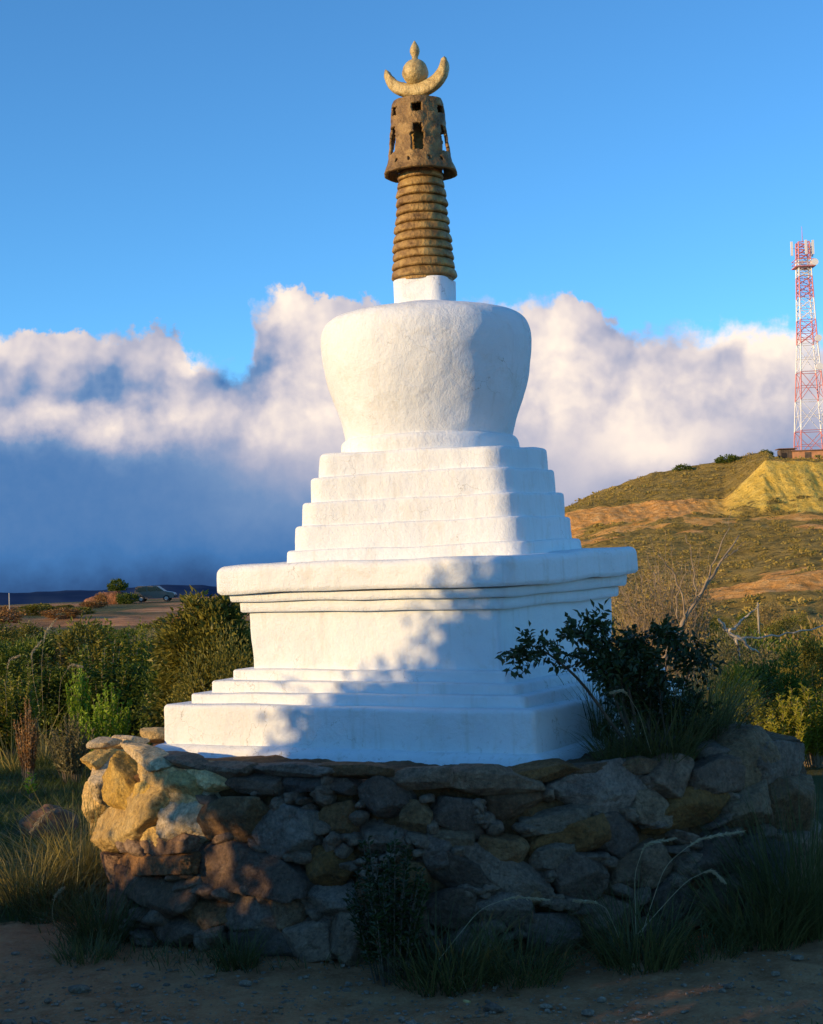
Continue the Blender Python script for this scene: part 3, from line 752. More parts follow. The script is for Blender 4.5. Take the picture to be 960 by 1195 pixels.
def spiky_mesh(seed, rx, h, nst, nleaf, L, W):
    """upright many-stemmed plant with leaves up each stem"""
    r = np.random.default_rng(seed); st = MB(); Vs = []
    for i in range(nst):
        a = r.uniform(0, 2 * PI); q = math.sqrt(r.uniform()); e = np.array([math.cos(a) * rx * q, math.sin(a) * rx * q, h * r.uniform(.7, 1.05) * (1 - .3 * q * q)])
        b = e * np.array([.35, .35, 0]); st.tube([b - np.array([0, 0, .05]), (b + e) / 2 + np.array([0, 0, .05]), e], [.004, .003, .0015], 4)
        k = nleaf // nst; t = r.uniform(.2, 1.0, k); c = b + (e - b) * t[:, None]
        ph = r.uniform(0, 2 * PI, k); dd = np.column_stack([np.cos(ph), np.sin(ph), r.uniform(.3, 1.3, k)])
        Vs.append(leafV(c, dd, L * r.uniform(.6, 1.2, k) * (1.25 - t * .6), W, r))
    return cat(Vs), st
def tuft_mesh(seed, n, L, w, rad, bend, lean=.35, plumes=0, seg=4):
    r = np.random.default_rng(seed)
    a = r.uniform(0, 2 * PI, n); q = np.sqrt(r.uniform(0, 1, n)) * rad
    b = np.column_stack([np.cos(a) * q, np.sin(a) * q, np.full(n, -.02)])
    a2 = a + r.normal(0, .7, n); tl = lean * r.uniform(.1, 1.6, n)
    d = np.column_stack([np.cos(a2) * tl, np.sin(a2) * tl, np.ones(n)])
    V, Fa = strips(b, d, L * r.uniform(.45, 1.15, n), w * r.uniform(.6, 1.2, n), bend * r.uniform(.3, 1.6, n), r, seg)
    V[:, 2] = np.maximum(V[:, 2], -.04)
    return V, Fa
def plume(pts, w=.012, mat=None, parent=None, name='seed_head', dens=200, hair=.034):
    """feathery curved grass head along pts (world/local coords), stem thin for first 45%"""
    pts = np.asarray(pts, float); t = np.linspace(0, 1, len(pts)); tt = np.linspace(0, 1, 30)
    # Catmull-ish smooth by interpolation + smoothing
    cp = np.column_stack([np.interp(tt, t, pts[:, k]) for k in range(3)])
    for _ in range(6): cp[1:-1] = (cp[:-2] + 2 * cp[1:-1] + cp[2:]) / 4
    mb = MB(); mb.tube(cp, np.linspace(.0012, .0008, 30), 4)
    V1 = np.concatenate(mb.V); F1 = np.array([f for f in mb.F if len(f) == 4])
    r = np.random.default_rng(int(abs(pts[0, 0]) * 1000) % 9999)
    s = r.uniform(.55, 1, dens); i = s * 29; i0 = np.minimum(i.astype(int), 28); c = cp[i0] + (cp[i0 + 1] - cp[i0]) * (i - i0)[:, None]
    tg = cp[i0 + 1] - cp[i0]; tg /= np.linalg.norm(tg, axis=1)[:, None]
    d = tg + r.normal(size=c.shape) * .28 + np.array([0, 0, -.12])
    env = np.sin(PI * np.clip((s - .5) / .55, 0, 1)) * .8 + .3
    Vh, Fh = leafV(c, d, hair * env, .0045, r)
    V, Fa = cat([(V1, F1), (Vh, Fh)])
    return meshobj(name, V, Fa, mat or G_PLUME, parent, smooth=False)

_cache = {}
def place(kind, key, loc, label, cat_, group=None, rz=0., sc=1.0, builder=None):
    """first call of a key builds the plant; later calls copy it"""
    if key not in _cache:
        root = empty(kind, (0, 0, 0), label, cat_, group); builder(root); _cache[key] = root; o = root
    else:
        o = copy_tree(_cache[key]); o['label'] = label
        if group: o['group'] = group
    o.location = loc; o.rotation_euler = (0, 0, rz)
    o.scale = (sc, sc, sc) if np.isscalar(sc) else sc
    return o
def B_bush(seed, leafmat, rx, ry, rz, nc, nl, L, W, stem=None, **k):
    def b(root):
        (V, Fa), st = bush_mesh(seed, rx, ry, rz, nc, nl, L, W, **k)
        meshobj('foliage', V, Fa, leafmat, root, smooth=False); st.build('stem', stem or MBARK, root)
    return b
def B_spiky(seed, leafmat, rx, h, ns, nl, L, W, stem=None):
    def b(root):
        (V, Fa), st = spiky_mesh(seed, rx, h, ns, nl, L, W)
        meshobj('foliage', V, Fa, leafmat, root, smooth=False); st.build('stem', stem or MDRYW, root)
    return b
def gz(x, y): return float(ground_z(x, y))

# --- thicket at the left: shrubs one behind another
r = np.random.default_rng(21)
T_ = {'a': B_bush(1, L_GREEN, .62, .55, .62, 75, 4800, .065, .038, spread=.13), 'b': B_bush(2, L_OLIVE, .55, .5, .6, 75, 4800, .06, .030, spread=.13),
      'c': B_spiky(3, L_GREEN, .42, 1.15, 45, 4600, .075, .026), 'd': B_spiky(4, L_YEL, .45, 1.25, 45, 4200, .07, .022), 'e': B_bush(5, L_OLIVE, .5, .5, .75, 60, 4200, .08, .04, spread=.16),
      'f': B_spiky(6, L_SILV, .45, 1.2, 45, 4200, .07, .022)}
lab = {'a': 'leafy green shrub in the dense thicket left of the stupa', 'b': 'olive brown shrub in the dense thicket left of the stupa', 'c': 'upright narrow leaved green plant in the left thicket', 'd': 'upright olive weed in the left thicket', 'e': 'broad leaved green shrub in the left thicket', 'f': 'dusty grey green weed in the left thicket'}
grp = {k: v + 's' for k, v in dict(a='leafy thicket shrub', b='olive thicket shrub', c='upright green thicket plant', d='olive weed', e='broad leaved thicket shrub', f='grey green weed').items()}
for row, (Y, ptop, n, amp) in enumerate([(15.5, 800, 9, 14), (17.5, 768, 9, 12), (20, 745, 10, 10), (24, 731, 11, 8), (30, 730, 8, 6), (38, 727, 6, 4)]):
    for i in range(n):
        px = -70 + (400 if row > 0 else 360) * (i + r.uniform(-.35, .35)) / (n - 1)
        if row == 0 and 60 < px < 165: continue
        key = 'abcdef'[r.choice(6, p=[.22, .2, .2, .14, .14, .1])]
        top = ptop + r.normal() * amp + (8 if key in 'ab' else -4)
        pt = P(px, top, Y); z0 = gz(pt[0], Y); H = max(.5, pt[2] - z0)
        h0 = dict(a=1.28, b=1.25, c=1.15, d=1.25, e=1.5, f=1.2)[key]
        s = H / h0; sw = s * r.uniform(1.0, 1.35) * (1 + .25 * (row > 3))
        place('shrub' if key in 'abe' else 'tall_weed', 'T' + key, (pt[0], Y, z0 - .02), lab[key], 'shrub' if key in 'abe' else 'weed', grp[key], r.uniform(0, 6.28), (sw, sw, s), T_[key])
def atpx(px, pybase, pytop, Y):
    p0 = P(px, pybase, Y); z0 = gz(p0[0], Y); t = P(px, pytop, Y); return (float(p0[0]), Y, z0), float(t[2] - z0)
# distinct shrubs at the left
loc, H = atpx(248, 800, 684, 14.2)
place('shrub', 'round1', loc, 'tall rounded olive green shrub touching the left end of the stupa cornice', 'shrub', None, .4, H / 2.15, B_bush(11, L_OLIVE, .60, .60, 1.0, 150, 17000, .085, .05, spread=.13, up=.1, stems=12))
loc, H = atpx(262, 800, 752, 13)
place('shrub', 'round2', loc, 'low olive yellow shrub beside the left edge of the stupa steps', 'shrub', None, 0, (.5, .5, H / 1.3), B_bush(12, L_OLIVE, .9, .8, .7, 220, 8000, .055, .026, spread=.14))
loc, H = atpx(222, 812, 755, 14.6)
place('shrub', 'round3', loc, 'mid green round shrub in front of the tall olive shrub', 'shrub', None, 0, (.45, .45, H / 1.4), B_bush(13, L_GREEN, .9, .8, .75, 220, 8000, .065, .035, spread=.15))
loc, H = atpx(128, 876, 800, 13.8)
place('shrub', 'bright1', loc, 'bright lime green upright shrub in front of the dark thicket', 'shrub', None, 0, (.62, .62, H / .8), B_spiky(14, L_BRIGHT, .40, .8, 60, 3600, .07, .026))
loc, H = atpx(92, 850, 772, 15.0)
place('shrub', 'bright2', loc, 'small fresh green shoot plant behind the bright lime shrub', 'shrub', None, 0, (.5, .5, H / .8), B_spiky(15, L_BRIGHT, .26, .8, 30, 1700, .07, .028))
loc, H = atpx(82, 885, 832, 13.4)
place('shrub', 'grey1', loc, 'low dusty grey green shrub left of the bright lime shrub', 'shrub', None, 0, (.5, .5, H / .6), B_spiky(16, L_SILV, .45, .6, 50, 3400, .06, .022))
loc, H = atpx(32, 880, 812, 13.6)
place('dry_plant', 'rust1', loc, 'rust brown dried upright plant near the left edge', 'plant', None, 0, (.8, .8, H / .6), B_spiky(17, L_RUST, .14, .6, 40, 2200, .035, .012))
# plumes standing in the thicket
def grass_plant(name, base, n, L, w, rad, bend, mat, label, catg='grass', lean=.35, plumes=(), seed=1, group=None, tips=None):
    root = empty(name, tuple(base), label, catg, group)
    V, Fa = tuft_mesh(seed, n, L, w, rad, bend, lean)
    meshobj('blades', V, Fa, mat, root, smooth=False)
    for pl in plumes:
        pp = np.array([P(x, y, Y) for x, y, Y in pl]) - np.array(base)
        plume(pp, parent=root, hair=.020 if pl[0][2] < 8 else .034)
    return root
for i, (px, py, Y, pls, lb) in enumerate((
    (50, 800, 15, [[(50, 830, 15), (48, 775, 15), (52, 738, 15), (66, 722, 15)], [(46, 830, 15), (38, 790, 15), (36, 762, 15), (48, 748, 15)]], 'tall pale plume grass in the left thicket with two arching heads'),
    (80, 820, 14.5, [[(68, 835, 14.5), (70, 795, 14.5), (82, 775, 14.5), (96, 778, 14.5)]], 'single arching pale grass plume above the small fresh green shoot'),
    (12, 800, 14.5, [[(8, 835, 14.5), (6, 800, 14.5), (10, 770, 14.5), (22, 765, 14.5)]], 'pale grass plume at the very left edge of the thicket'))):
    b = P(px, py, Y); b[2] = gz(b[0], Y)
    grass_plant('plume_grass', b, 45, .6, .010, .12, .9, G_DRY, lb, plumes=pls, seed=40 + i)

# --- grass at the left: mass of short blades on the shaded lawn
def blades_area(name, n, xr, yr, L, w, mat, label, seed, keep=None, cat_='grass'):
    r = np.random.default_rng(seed); x = r.uniform(*xr, n); y = r.uniform(*yr, n)
    if keep is not None: k = keep(x, y); x, y = x[k], y[k]
    dn = pn(np.stack([x * 1.3, y * 1.3, x * 0 + seed], -1)); k = dn + r.uniform(-.5, .5, len(x)) > -.15; x, y = x[k], y[k]; n = len(x)
    b = np.column_stack([x, y, ground_z(x, y) - .01]); a = r.uniform(0, 2 * PI, n)
    d = np.column_stack([np.cos(a) * .5, np.sin(a) * .5, np.ones(n)])
    V, Fa = strips(b, d, L * r.uniform(.4, 1.4, n), w * r.uniform(.6, 1.3, n), .8 * r.uniform(.3, 1.4, n), r, 3)
    return tag(meshobj(name, V, Fa, mat, smooth=False), label, cat_, kind='stuff')
OUT_ = 0
outside = lambda x, y: np.hypot(x - cen[0], y - cen[1]) > wall_r(np.arctan2(y - cen[1], x - cen[0])) - .02
blades_area('lawn_grass', 60000, (-6, -1.2), (7.7, 15.5), .10, .006, G_GREEN, 'short dark green grass left of the stone platform', 51, lambda x, y: outside(x, y) & (y > 7.9 - .2 * x * 0) & (x > -.36 * y - .6))
blades_area('wall_foot_grass', 16000, (-2.8, 3.2), (6.0, 8.4), .11, .005, G_MIX, 'thin weedy grass along the foot of the stone platform', 52, lambda x, y: outside(x, y) & (np.hypot(x - cen[0], y - cen[1]) < wall_r(np.arctan2(y - cen[1], x - cen[0])) + .22 + .25 * pn(np.stack([x * 1.5, y * 1.5, x * 0], -1))))
blades_area('verge_grass', 7000, (-2.2, -.2), (5.0, 6.3), .05, .005, G_GREEN, 'short dark grass in the lower left corner of the earth track', 53, lambda x, y: (np.hypot((x + 1.25) / .42, (y - 5.42) / .32) < 1 + .5 * pn(np.stack([x * 4, y * 4, x * 0], -1))))
blades_area('verge_grass', 4500, (.9, 2.2), (5.0, 6.3), .04, .005, G_GREEN, 'short dark grass in the lower right corner of the earth track', 54, lambda x, y: (np.hypot((x - 1.42) / .22, (y - 5.5) / .2) < 1 + .5 * pn(np.stack([x * 4, y * 4, x * 0], -1))))

def tuft(px, py, Y, n, L, w, rad, bend, mat, label, lean=.35, plumes=(), seed=1, z=None, name='grass_tuft', tag_cat='grass tuft'):
    b = P(px, py, Y); b[2] = gz(b[0], Y) if z is None else z
    return grass_plant(name, b, n, L, w, rad, bend, mat, label, tag_cat, lean, plumes, seed)
tuft(95, 1015, 8.75, 520, .62, .006, .13, 1.0, G_DRY, 'large yellow green tuft with an arching plume beside the sunlit left corner', .6, [[(92, 1010, 8.7), (96, 950, 8.6), (70, 940, 8.5), (50, 952, 8.45), (36, 970, 8.4)]], 61)
tuft(30, 1035, 8.4, 360, .5, .006, .16, 1.0, G_DRY, 'yellow brown grass tuft at the left edge of the track', .6, (), 62)
tuft(60, 1050, 8.1, 300, .34, .006, .2, .9, G_MIX, 'low dull tuft at the left end of the earth track with a dry curved stalk', .5, [[(66, 1090, 7.6), (60, 1065, 7.6), (64, 1045, 7.6), (74, 1036, 7.6)]], 63)
tuft(118, 1075, 7.45, 420, .34, .005, .13, .8, G_MIX, 'dark grass tuft against the lower left corner of the platform', .5, (), 64)
tuft(100, 1100, 7.1, 260, .16, .005, .12, .8, G_MIX, 'small dark tuft on bare earth in front of the left corner', .5, (), 65)
tuft(275, 1105, 6.85, 200, .22, .005, .09, .8, G_MIX, 'small dark tuft at the wall foot below the large flat stone', .45, (), 66)
tuft(520, 1115, 6.5, 420, .36, .006, .2, 1.0, G_MIX, 'wide dark grass tuft at the middle of the wall foot', .55, [[(512, 1120, 6.4), (560, 1060, 6.35), (600, 1046, 6.35), (640, 1050, 6.35)]], 67)
tuft(745, 1090, 6.65, 400, .42, .006, .16, 1.0, G_MIX, 'tall drooping grass tuft with pale plumes against the right part of the wall', .5,
     [[(742, 1090, 6.55), (740, 1020, 6.5), (752, 985, 6.48), (788, 978, 6.45)], [(748, 1092, 6.55), (775, 1010, 6.5), (815, 978, 6.45), (868, 970, 6.45)], [(722, 1094, 6.5), (708, 1060, 6.45), (692, 1052, 6.45), (670, 1051, 6.45)], [(744, 1090, 6.5), (800, 1028, 6.45), (830, 1014, 6.45), (846, 1030, 6.45)]], 68)
tuft(885, 1075, 6.95, 420, .50, .006, .17, .9, G_MIX, 'tall dense grass tuft in front of the right end of the platform', .45, (), 69)
tuft(935, 1060, 7.1, 520, .75, .006, .16, .8, G_MIX, 'tall grass tuft at the right edge of the photo beside the platform', .4, (), 70)
tuft(820, 1085, 6.75, 200, .22, .005, .15, .9, G_MIX, 'low grass tuft between the two tall tufts at the right wall foot', .5, (), 71)
tuft(610, 1118, 6.5, 300, .34, .005, .15, 1.0, G_MIX, 'drooping grass tuft below the slanting stones of the wall', .6, (), 72)
# leafy weed growing from the wall
(V, Fa), st = spiky_mesh(75, .19, .62, 34, 2300, .045, .013)
w0 = P(455, 1118, 6.55); w0[2] = GZ
wr = empty('wall_weed', tuple(w0), 'dark leafy weed growing up the middle of the stone wall', 'weed')
meshobj('foliage', V, Fa, L_DARK, wr, smooth=False); st.build('stem', MBARK, wr)

blades_area('dry_field_grass', 42000, (-17, -1), (22, 58), .55, .035, G_DRY, 'dry brown grass behind the thicket below the dirt track', 55, lambda x, y: x > -.34 * y - 1)
# seedlings on the lawn at the left
loc, H = atpx(36, 912, 888, 12.5)
place('seedling', 'seed1', loc, 'small pale green seedling standing on the dark lawn at left', 'plant', None, 0, (1, 1, 1), B_spiky(18, L_BRIGHT, .05, .2, 5, 60, .06, .02))
# low reddish mound on the lawn
def moundV(seed):
    D, Fa = ICO[4]; V = D * (1 + .22 * fbm(D * 1.4 + seed, 4)[:, None]); V[:, 2] = np.where(V[:, 2] > 0, V[:, 2] ** 1.5 * np.sign(V[:, 2]) if False else np.abs(V[:, 2]) ** 1.3, -.3); return V, Fa
mp_ = P(58, 938, 10.8); v_, f_ = moundV(3.)
o = meshobj('earth_mound', v_ * np.array([.20, .20, .15]), f_, M_simple('red_brown_earth', (.17, .09, .045), .95, var=.35, scale=9, bumpd=.02)); o.location = (mp_[0], 10.8, gz(mp_[0], 10.8) + .03)
tag(o, 'small red brown earth mound on the lawn left of the platform', 'mound')

# --- stones on the track
for i, (px, py, w, h, mat, lb) in enumerate(((186, 1083, .11, .07, 1, 'blue grey rock leaning on the foot of the left wall'), (172, 1101, .055, .03, 1, 'small pale blue grey rock on the track before the left wall'),
        (130, 1107, .04, .028, 0, 'brown fist sized stone left of the pale blue grey rock'), (740, 1129, .02, .013, 3, 'tiny pale stone on the track below the plume grass'), (575, 1180, .05, .022, 2, 'dark violet stone at the bottom of the track'),
        (598, 1161, .035, .01, 0, 'flat brown stone above the dark violet stone on the track'), (702, 1130, .016, .01, 0, 'tiny brown stone left of the tiny pale stone'), (788, 1090, .04, .02, 0, 'brown stone at the wall foot under the drooping plumes'),
        (905, 1140, .02, .012, 1, 'small grey stone on the right of the track'), (545, 1170, .018, .01, 3, 'tiny ochre stone left of the flat brown stone'))):
    p0 = G(px, py, GZ); v_, f_ = rockV(500 + i, 3, 10, 18, .06)
    o = meshobj('rock', v_ * np.array([w, w * .8, h]), f_, MST[mat]); o.location = (p0[0], p0[1], gz(p0[0], p0[1]) + h * .4); tag(o, lb, 'rock')
r = np.random.default_rng(91); D2, F2 = ICO[2]; Vs = []; Fs = []; n0 = 0
for i in range(2600):
    px = r.uniform(-60, 1020); py = 1105 + 120 * r.uniform() ** .8
    p0 = G(px, py, GZ); s = .0045 * math.exp(r.normal() * .5)
    if not outside(p0[0], p0[1]): continue
    q = D2[:42] if False else D2
    Vv = q * (1 + .25 * r.normal(size=(len(q), 1)) * .4) * np.array([s * r.uniform(.8, 1.5), s * r.uniform(.8, 1.5), s * r.uniform(.4, .9)])
    Vs.append(Vv + np.array([p0[0], p0[1], gz(p0[0], p0[1]) + s * .3])); Fs.append(F2 + n0); n0 += len(q)
tag(meshobj('gravel', np.concatenate(Vs), np.concatenate(Fs), M_stone('gravel_stone', (.26, .15, .08), (.44, .28, .16), (.60, .42, .26)), smooth=False), 'loose gravel scattered over the brown earth track', 'gravel', kind='stuff')

# --- dark compound leaved shrub on the platform at right
def pin_branch(mb, lv, pts, r, r0=.007, leaves=True, LL=.075, dens=1.0, start=.3):
    pts = np.asarray(pts, float); t = np.linspace(0, 1, len(pts)); tt = np.linspace(0, 1, 16)
    cp = np.column_stack([np.interp(tt, t, pts[:, k]) for k in range(3)])
    for _ in range(3): cp[1:-1] = (cp[:-2] + 2 * cp[1:-1] + cp[2:]) / 4
    mb.tube(cp, np.linspace(r0, .0015, 16), 5)
    if not leaves: return
    Ltot = np.linalg.norm(np.diff(cp, axis=0), axis=1).sum(); nl = max(3, int(Ltot / .035 * dens))
    for i in range(nl):
        s = start + (1 - start) * (i + r.uniform()) / nl; k = min(int(s * 15), 14); c = cp[k] + (cp[k + 1] - cp[k]) * (s * 15 - k)
        tg = cp[k + 1] - cp[k]; tg /= np.linalg.norm(tg)
        ld = tg * .5 + r.normal(size=3) * .65 + np.array([0, 0, .1]); ld /= np.linalg.norm(ld)
        rl = LL * r.uniform(.7, 1.5)   # compound leaf: rachis with paired leaflets
        np_ = 4; sd = np.cross(ld, r.normal(size=3)); sd /= np.linalg.norm(sd)
        cc = []; dd = []
        for j in range(np_):
            q = c + ld * rl * (j + .8) / np_ + np.array([0, 0, -.02]) * ((j + 1) / np_) ** 2
            cc += [q, q]; dd += [ld * .5 + sd, ld * .5 - sd]
        cc.append(c + ld * rl); dd.append(ld)
        lv.append(leafV(np.array(cc), np.array(dd), rl * .42 * r.uniform(.8, 1.2), .021, r, .15))
r = np.random.default_rng(33)
base = P(748, 884, 7.45)
sh = empty('compound_leaf_shrub', tuple(base), 'dark glossy shrub with compound leaves arching over the right steps of the stupa', 'shrub')
mb = MB(); lv = []
def rb(l): return np.array([P(x, y, Y) for x, y, Y in l]) - base
YS = 7.3
pin_branch(mb, lv, rb([(745, 884, 7.4), (712, 845, YS), (684, 800, 7.15), (655, 773, 7.05), (632, 757, 7.0), (608, 748, 7.0), (607, 762, 7.0)]), r, .010, dens=1.3, start=.5)
pin_branch(mb, lv, rb([(745, 884, 7.4), (722, 830, YS), (706, 780, 7.2), (694, 748, 7.1), (672, 735, 7.05), (664, 738, 7.05)]), r, .009, dens=1.5, start=.35)
pin_branch(mb, lv, rb([(748, 884, 7.4), (738, 820, YS), (722, 765, 7.2), (704, 735, 7.1), (688, 728, 7.1)]), r, .009, dens=1.8)
pin_branch(mb, lv, rb([(706, 785, 7.2), (690, 770, 7.15), (676, 772, 7.1), (664, 780, 7.1)]), r, .005, dens=1.5, start=.1)
for i in range(16):
    a = r.uniform(0, 2 * PI); q = math.sqrt(r.uniform(.05, 1)) * r.uniform(.75, 1.15); ex, ey = 768 + 74 * q * math.cos(a), 785 + 60 * q * math.sin(a); Y1 = 7.35 + r.uniform(-.3, .45)
    bx = 748 + r.uniform(-10, 40)
    pin_branch(mb, lv, rb([(bx, 886, 7.45), ((bx + ex) / 2 + r.normal() * 8, (886 + ey) / 2 + 12, 7.4), (ex, ey, Y1), (ex + r.uniform(-25, 25), ey + r.uniform(-6, 18), Y1)]), r, .006, dens=2.0, start=.35)
mb.build('branches', MBARK, sh); V, Fa = cat(lv); meshobj('foliage', V, Fa, L_DARK, sh, smooth=False)

# grass on the platform at right of the stupa
tuft(770, 885, 7.35, 420, .45, .005, .16, 1.1, G_MIX, 'dark arching grass on the platform under the compound leaved shrub', .7, [[(760, 880, 7.2), (745, 830, 7.1), (728, 805, 7.0), (712, 808, 7.0)]], 81, z=.66)
tuft(722, 884, 7.3, 260, .26, .005, .1, 1.0, G_MIX, 'thin grass clump at the right foot of the stupa', .6, (), 82, z=.66)
tuft(815, 872, 7.7, 420, .45, .006, .18, .9, G_MIX, 'dense grass clump on the platform behind the boulder', .5, (), 83, z=.68)
tuft(700, 880, 7.9, 260, .42, .005, .08, .7, G_MIX, 'upright dry grass wisp against the right face of the stupa plinth', .35, (), 84, z=.68)

# --- shrubs behind the platform on the right
def rshrub(key, px, pb, pt, Y, wpx, label, builder, h0, w0, rz=0, kind='shrub'):
    loc, H = atpx(px, pb, pt, Y); sw = wpx * Y / F / 2 / w0
    return place(kind, key, loc, label, 'shrub', None, rz, (sw, sw, H / h0), builder)
tuft(800, 862, 8.0, 420, .50, .006, .20, .9, G_DRY, 'tall dry grass on the platform behind the compound leaved shrub', .5, (), 85, z=.66)
rshrub('r2', 900, 860, 768, 13.2, 130, 'dark leafy shrub behind the boulder at right', B_bush(102, L_GREEN, .9, .8, .7, 110, 9000, .07, .04, spread=.11), 1.4, .9)
rshrub('r3', 955, 890, 795, 12.6, 110, 'yellow green feathery shrub at the right edge behind the boulder', B_spiky(103, L_YEL, .5, .9, 70, 6000, .10, .018), .9, .5)
rshrub('r4', 915, 890, 812, 12.3, 80, 'small sunlit yellow green bush just behind the boulder', B_spiky(104, L_YEL, .4, .7, 50, 4000, .085, .02), .7, .4)
rshrub('r5', 862, 850, 775, 12.6, 60, 'sunlit yellow leaved bush between the dark shrubs', B_bush(105, L_YEL, .6, .5, .5, 130, 5000, .05, .022, spread=.16), 1.0, .6)
rshrub('r6', 955, 830, 742, 14, 110, 'dark olive shrub at the right edge below the orange bank', B_bush(106, L_OLIVE, .9, .8, .7, 90, 8000, .07, .04, spread=.11), 1.4, .9)
rshrub('r7', 860, 820, 742, 15, 110, 'grey green brush behind the dead branches', B_bush(107, L_SILV, .9, .8, .7, 200, 8000, .06, .024, spread=.16), 1.4, .9)
rshrub('r8', 745, 830, 700, 16, 90, 'grey brown twiggy shrub behind the right end of the stupa', B_bush(108, L_TAN, .9, .8, .9, 240, 9000, .055, .018, spread=.18), 1.75, .9)
rshrub('r9', 800, 830, 712, 18, 120, 'olive shrub behind the dry branches', B_bush(109, L_OLIVE, .9, .8, .8, 100, 8000, .08, .04, spread=.12), 1.6, .9)
for i in range(26):
    px = r.uniform(700, 1010); Y = r.uniform(20, 60); key = 'TR' + 'abc'[i % 3]
    loc = P(px, 700, Y); top = 735 - (Y - 20) * .55 + r.normal() * 6; z0 = gz(loc[0], Y) if Y < 30 else P(px, top + 16, Y)[2]; H = max(.6, P(px, top, Y)[2] - z0)
    place('scrub_bush', key, (loc[0], Y, z0 - .1), 'low scrub bush on the lower hillside right of the stupa', 'bush', 'scrub bushes on the lower hillside', r.uniform(0, 6), (H * .8, H * .8, H / 1.3),
          [B_bush(111, L_OLIVE, .9, .9, .65, 120, 2600, .10, .05, spread=.16), B_bush(112, L_GREEN, .9, .9, .65, 120, 2600, .10, .05, spread=.16), B_bush(113, L_TAN, .9, .9, .65, 120, 2600, .10, .04, spread=.16)][i % 3])

# twiggy leafless bush with fine tan twigs
def twig_bush(px, pb, Y, ends, label, n, seed, mat=MDRYW, tw=.003):
    r = np.random.default_rng(seed); b = P(px, pb, Y); root = empty('twiggy_bush', tuple(b), label, 'bush'); mb = MB(); lv = []
    for i in range(n):
        ex, ey = ends(r); Y1 = Y + r.uniform(-.7, .7); e = P(ex, ey, Y1) - b; s = np.array([r.normal() * .12, r.normal() * .12, 0])
        m = s + (e - s) * .5 + r.normal(size=3) * .06
        mb.tube([s, m, e], [tw * 1.8, tw * 1.3, tw * .5], 4)
        for k in range(5):
            t = r.uniform(.4, 1); q = (m + (e - m) * (t * 2 - 1)) if t > .5 else s + (m - s) * t * 2; e2 = q + (e - s) / np.linalg.norm(e - s) * r.uniform(.08, .25) + r.normal(size=3) * .09
            mb.tube([q, e2], [tw * .8, tw * .35], 3, cap=False)
            c = q + (e2 - q) * r.uniform(.3, 1, (7, 1)); lv.append(leafV(c, r.normal(size=(7, 3)) + (e2 - q) * 4, .03, .012, r))
    mb.build('twigs', mat, root); V, Fa = cat(lv); meshobj('dry_leaves', V, Fa, L_TAN, root, smooth=False)
twig_bush(775, 850, 12.5, lambda r: (r.uniform(712, 830), 655 + 70 * r.uniform() ** .8 + abs(r.normal()) * 5), 'tan twiggy bush rising behind the right end of the stupa cornice', 150, 5)
# dead branches
def dead(name, polys, label, mat):
    b = P(*polys[0][0][:3]); root = None; mb = MB()
    for pl in polys:
        pts = np.array([P(x, y, Y) for x, y, Y, w in pl]) - b; rad = [.72 * w * Y / F / 2 for x, y, Y, w in pl]
        t = np.linspace(0, 1, len(pl)); tt = np.linspace(0, 1, 14); cp = np.column_stack([np.interp(tt, t, pts[:, k]) for k in range(3)])
        cp[1:-1] += rng.normal(size=(12, 3)) * .008; mb.tube(cp, np.interp(tt, t, rad), 6)
    o = mb.build(name, mat, None, smooth=True); o.location = b; tag(o, label, 'branch'); return o
dead('dead_branch', [[(770, 775, 11.4, 7), (800, 722, 11.5, 6.5), (830, 672, 11.6, 5), (862, 625, 11.8, 1.5)], [(815, 697, 11.5, 4), (832, 660, 11.6, 3), (850, 618, 11.6, 1.2), (853, 596, 11.6, .8)], [(800, 722, 11.5, 4), (795, 690, 11.5, 3), (785, 668, 11.5, 2.4), (768, 648, 11.4, 1.2)], [(812, 702, 11.5, 3), (812, 670, 11.5, 2), (800, 624, 11.5, 1)], [(842, 655, 11.6, 2.4), (870, 632, 11.7, .8)], [(790, 740, 11.4, 3), (788, 700, 11.4, 2), (804, 655, 11.4, .8)]],
     'leaning bare grey branch forking upward right of the stupa', MDRYW)
dead('dead_branch', [[(838, 722, 13.2, 4), (850, 738, 13.2, 8), (866, 748, 13.2, 8), (886, 762, 13.2, 2)], [(858, 742, 13.2, 7), (862, 758, 13.2, 5), (864, 772, 13.2, 1)], [(864, 745, 13.2, 4), (895, 742, 13.2, 3.2), (930, 738, 13.2, 2.6), (985, 722, 13.4, 1.6)], [(850, 738, 13.2, 5), (868, 722, 13.2, 4), (886, 705, 13.2, 1)]],
     'bleached twisted dead branch lying across the brush at right', MDEAD)
# thin pale post
o = MB(); pb_ = P(886, 748, 22); pt_ = P(886, 703, 22); o.tube([(0, 0, 0), (0, 0, float(pt_[2] - pb_[2]))], [.016, .013], 8)
o = o.build('marker_post', M_simple('pale_post_paint', (.33, .28, .2), .8)); o.location = pb_; tag(o, 'thin pale marker post in the brush at right', 'post')

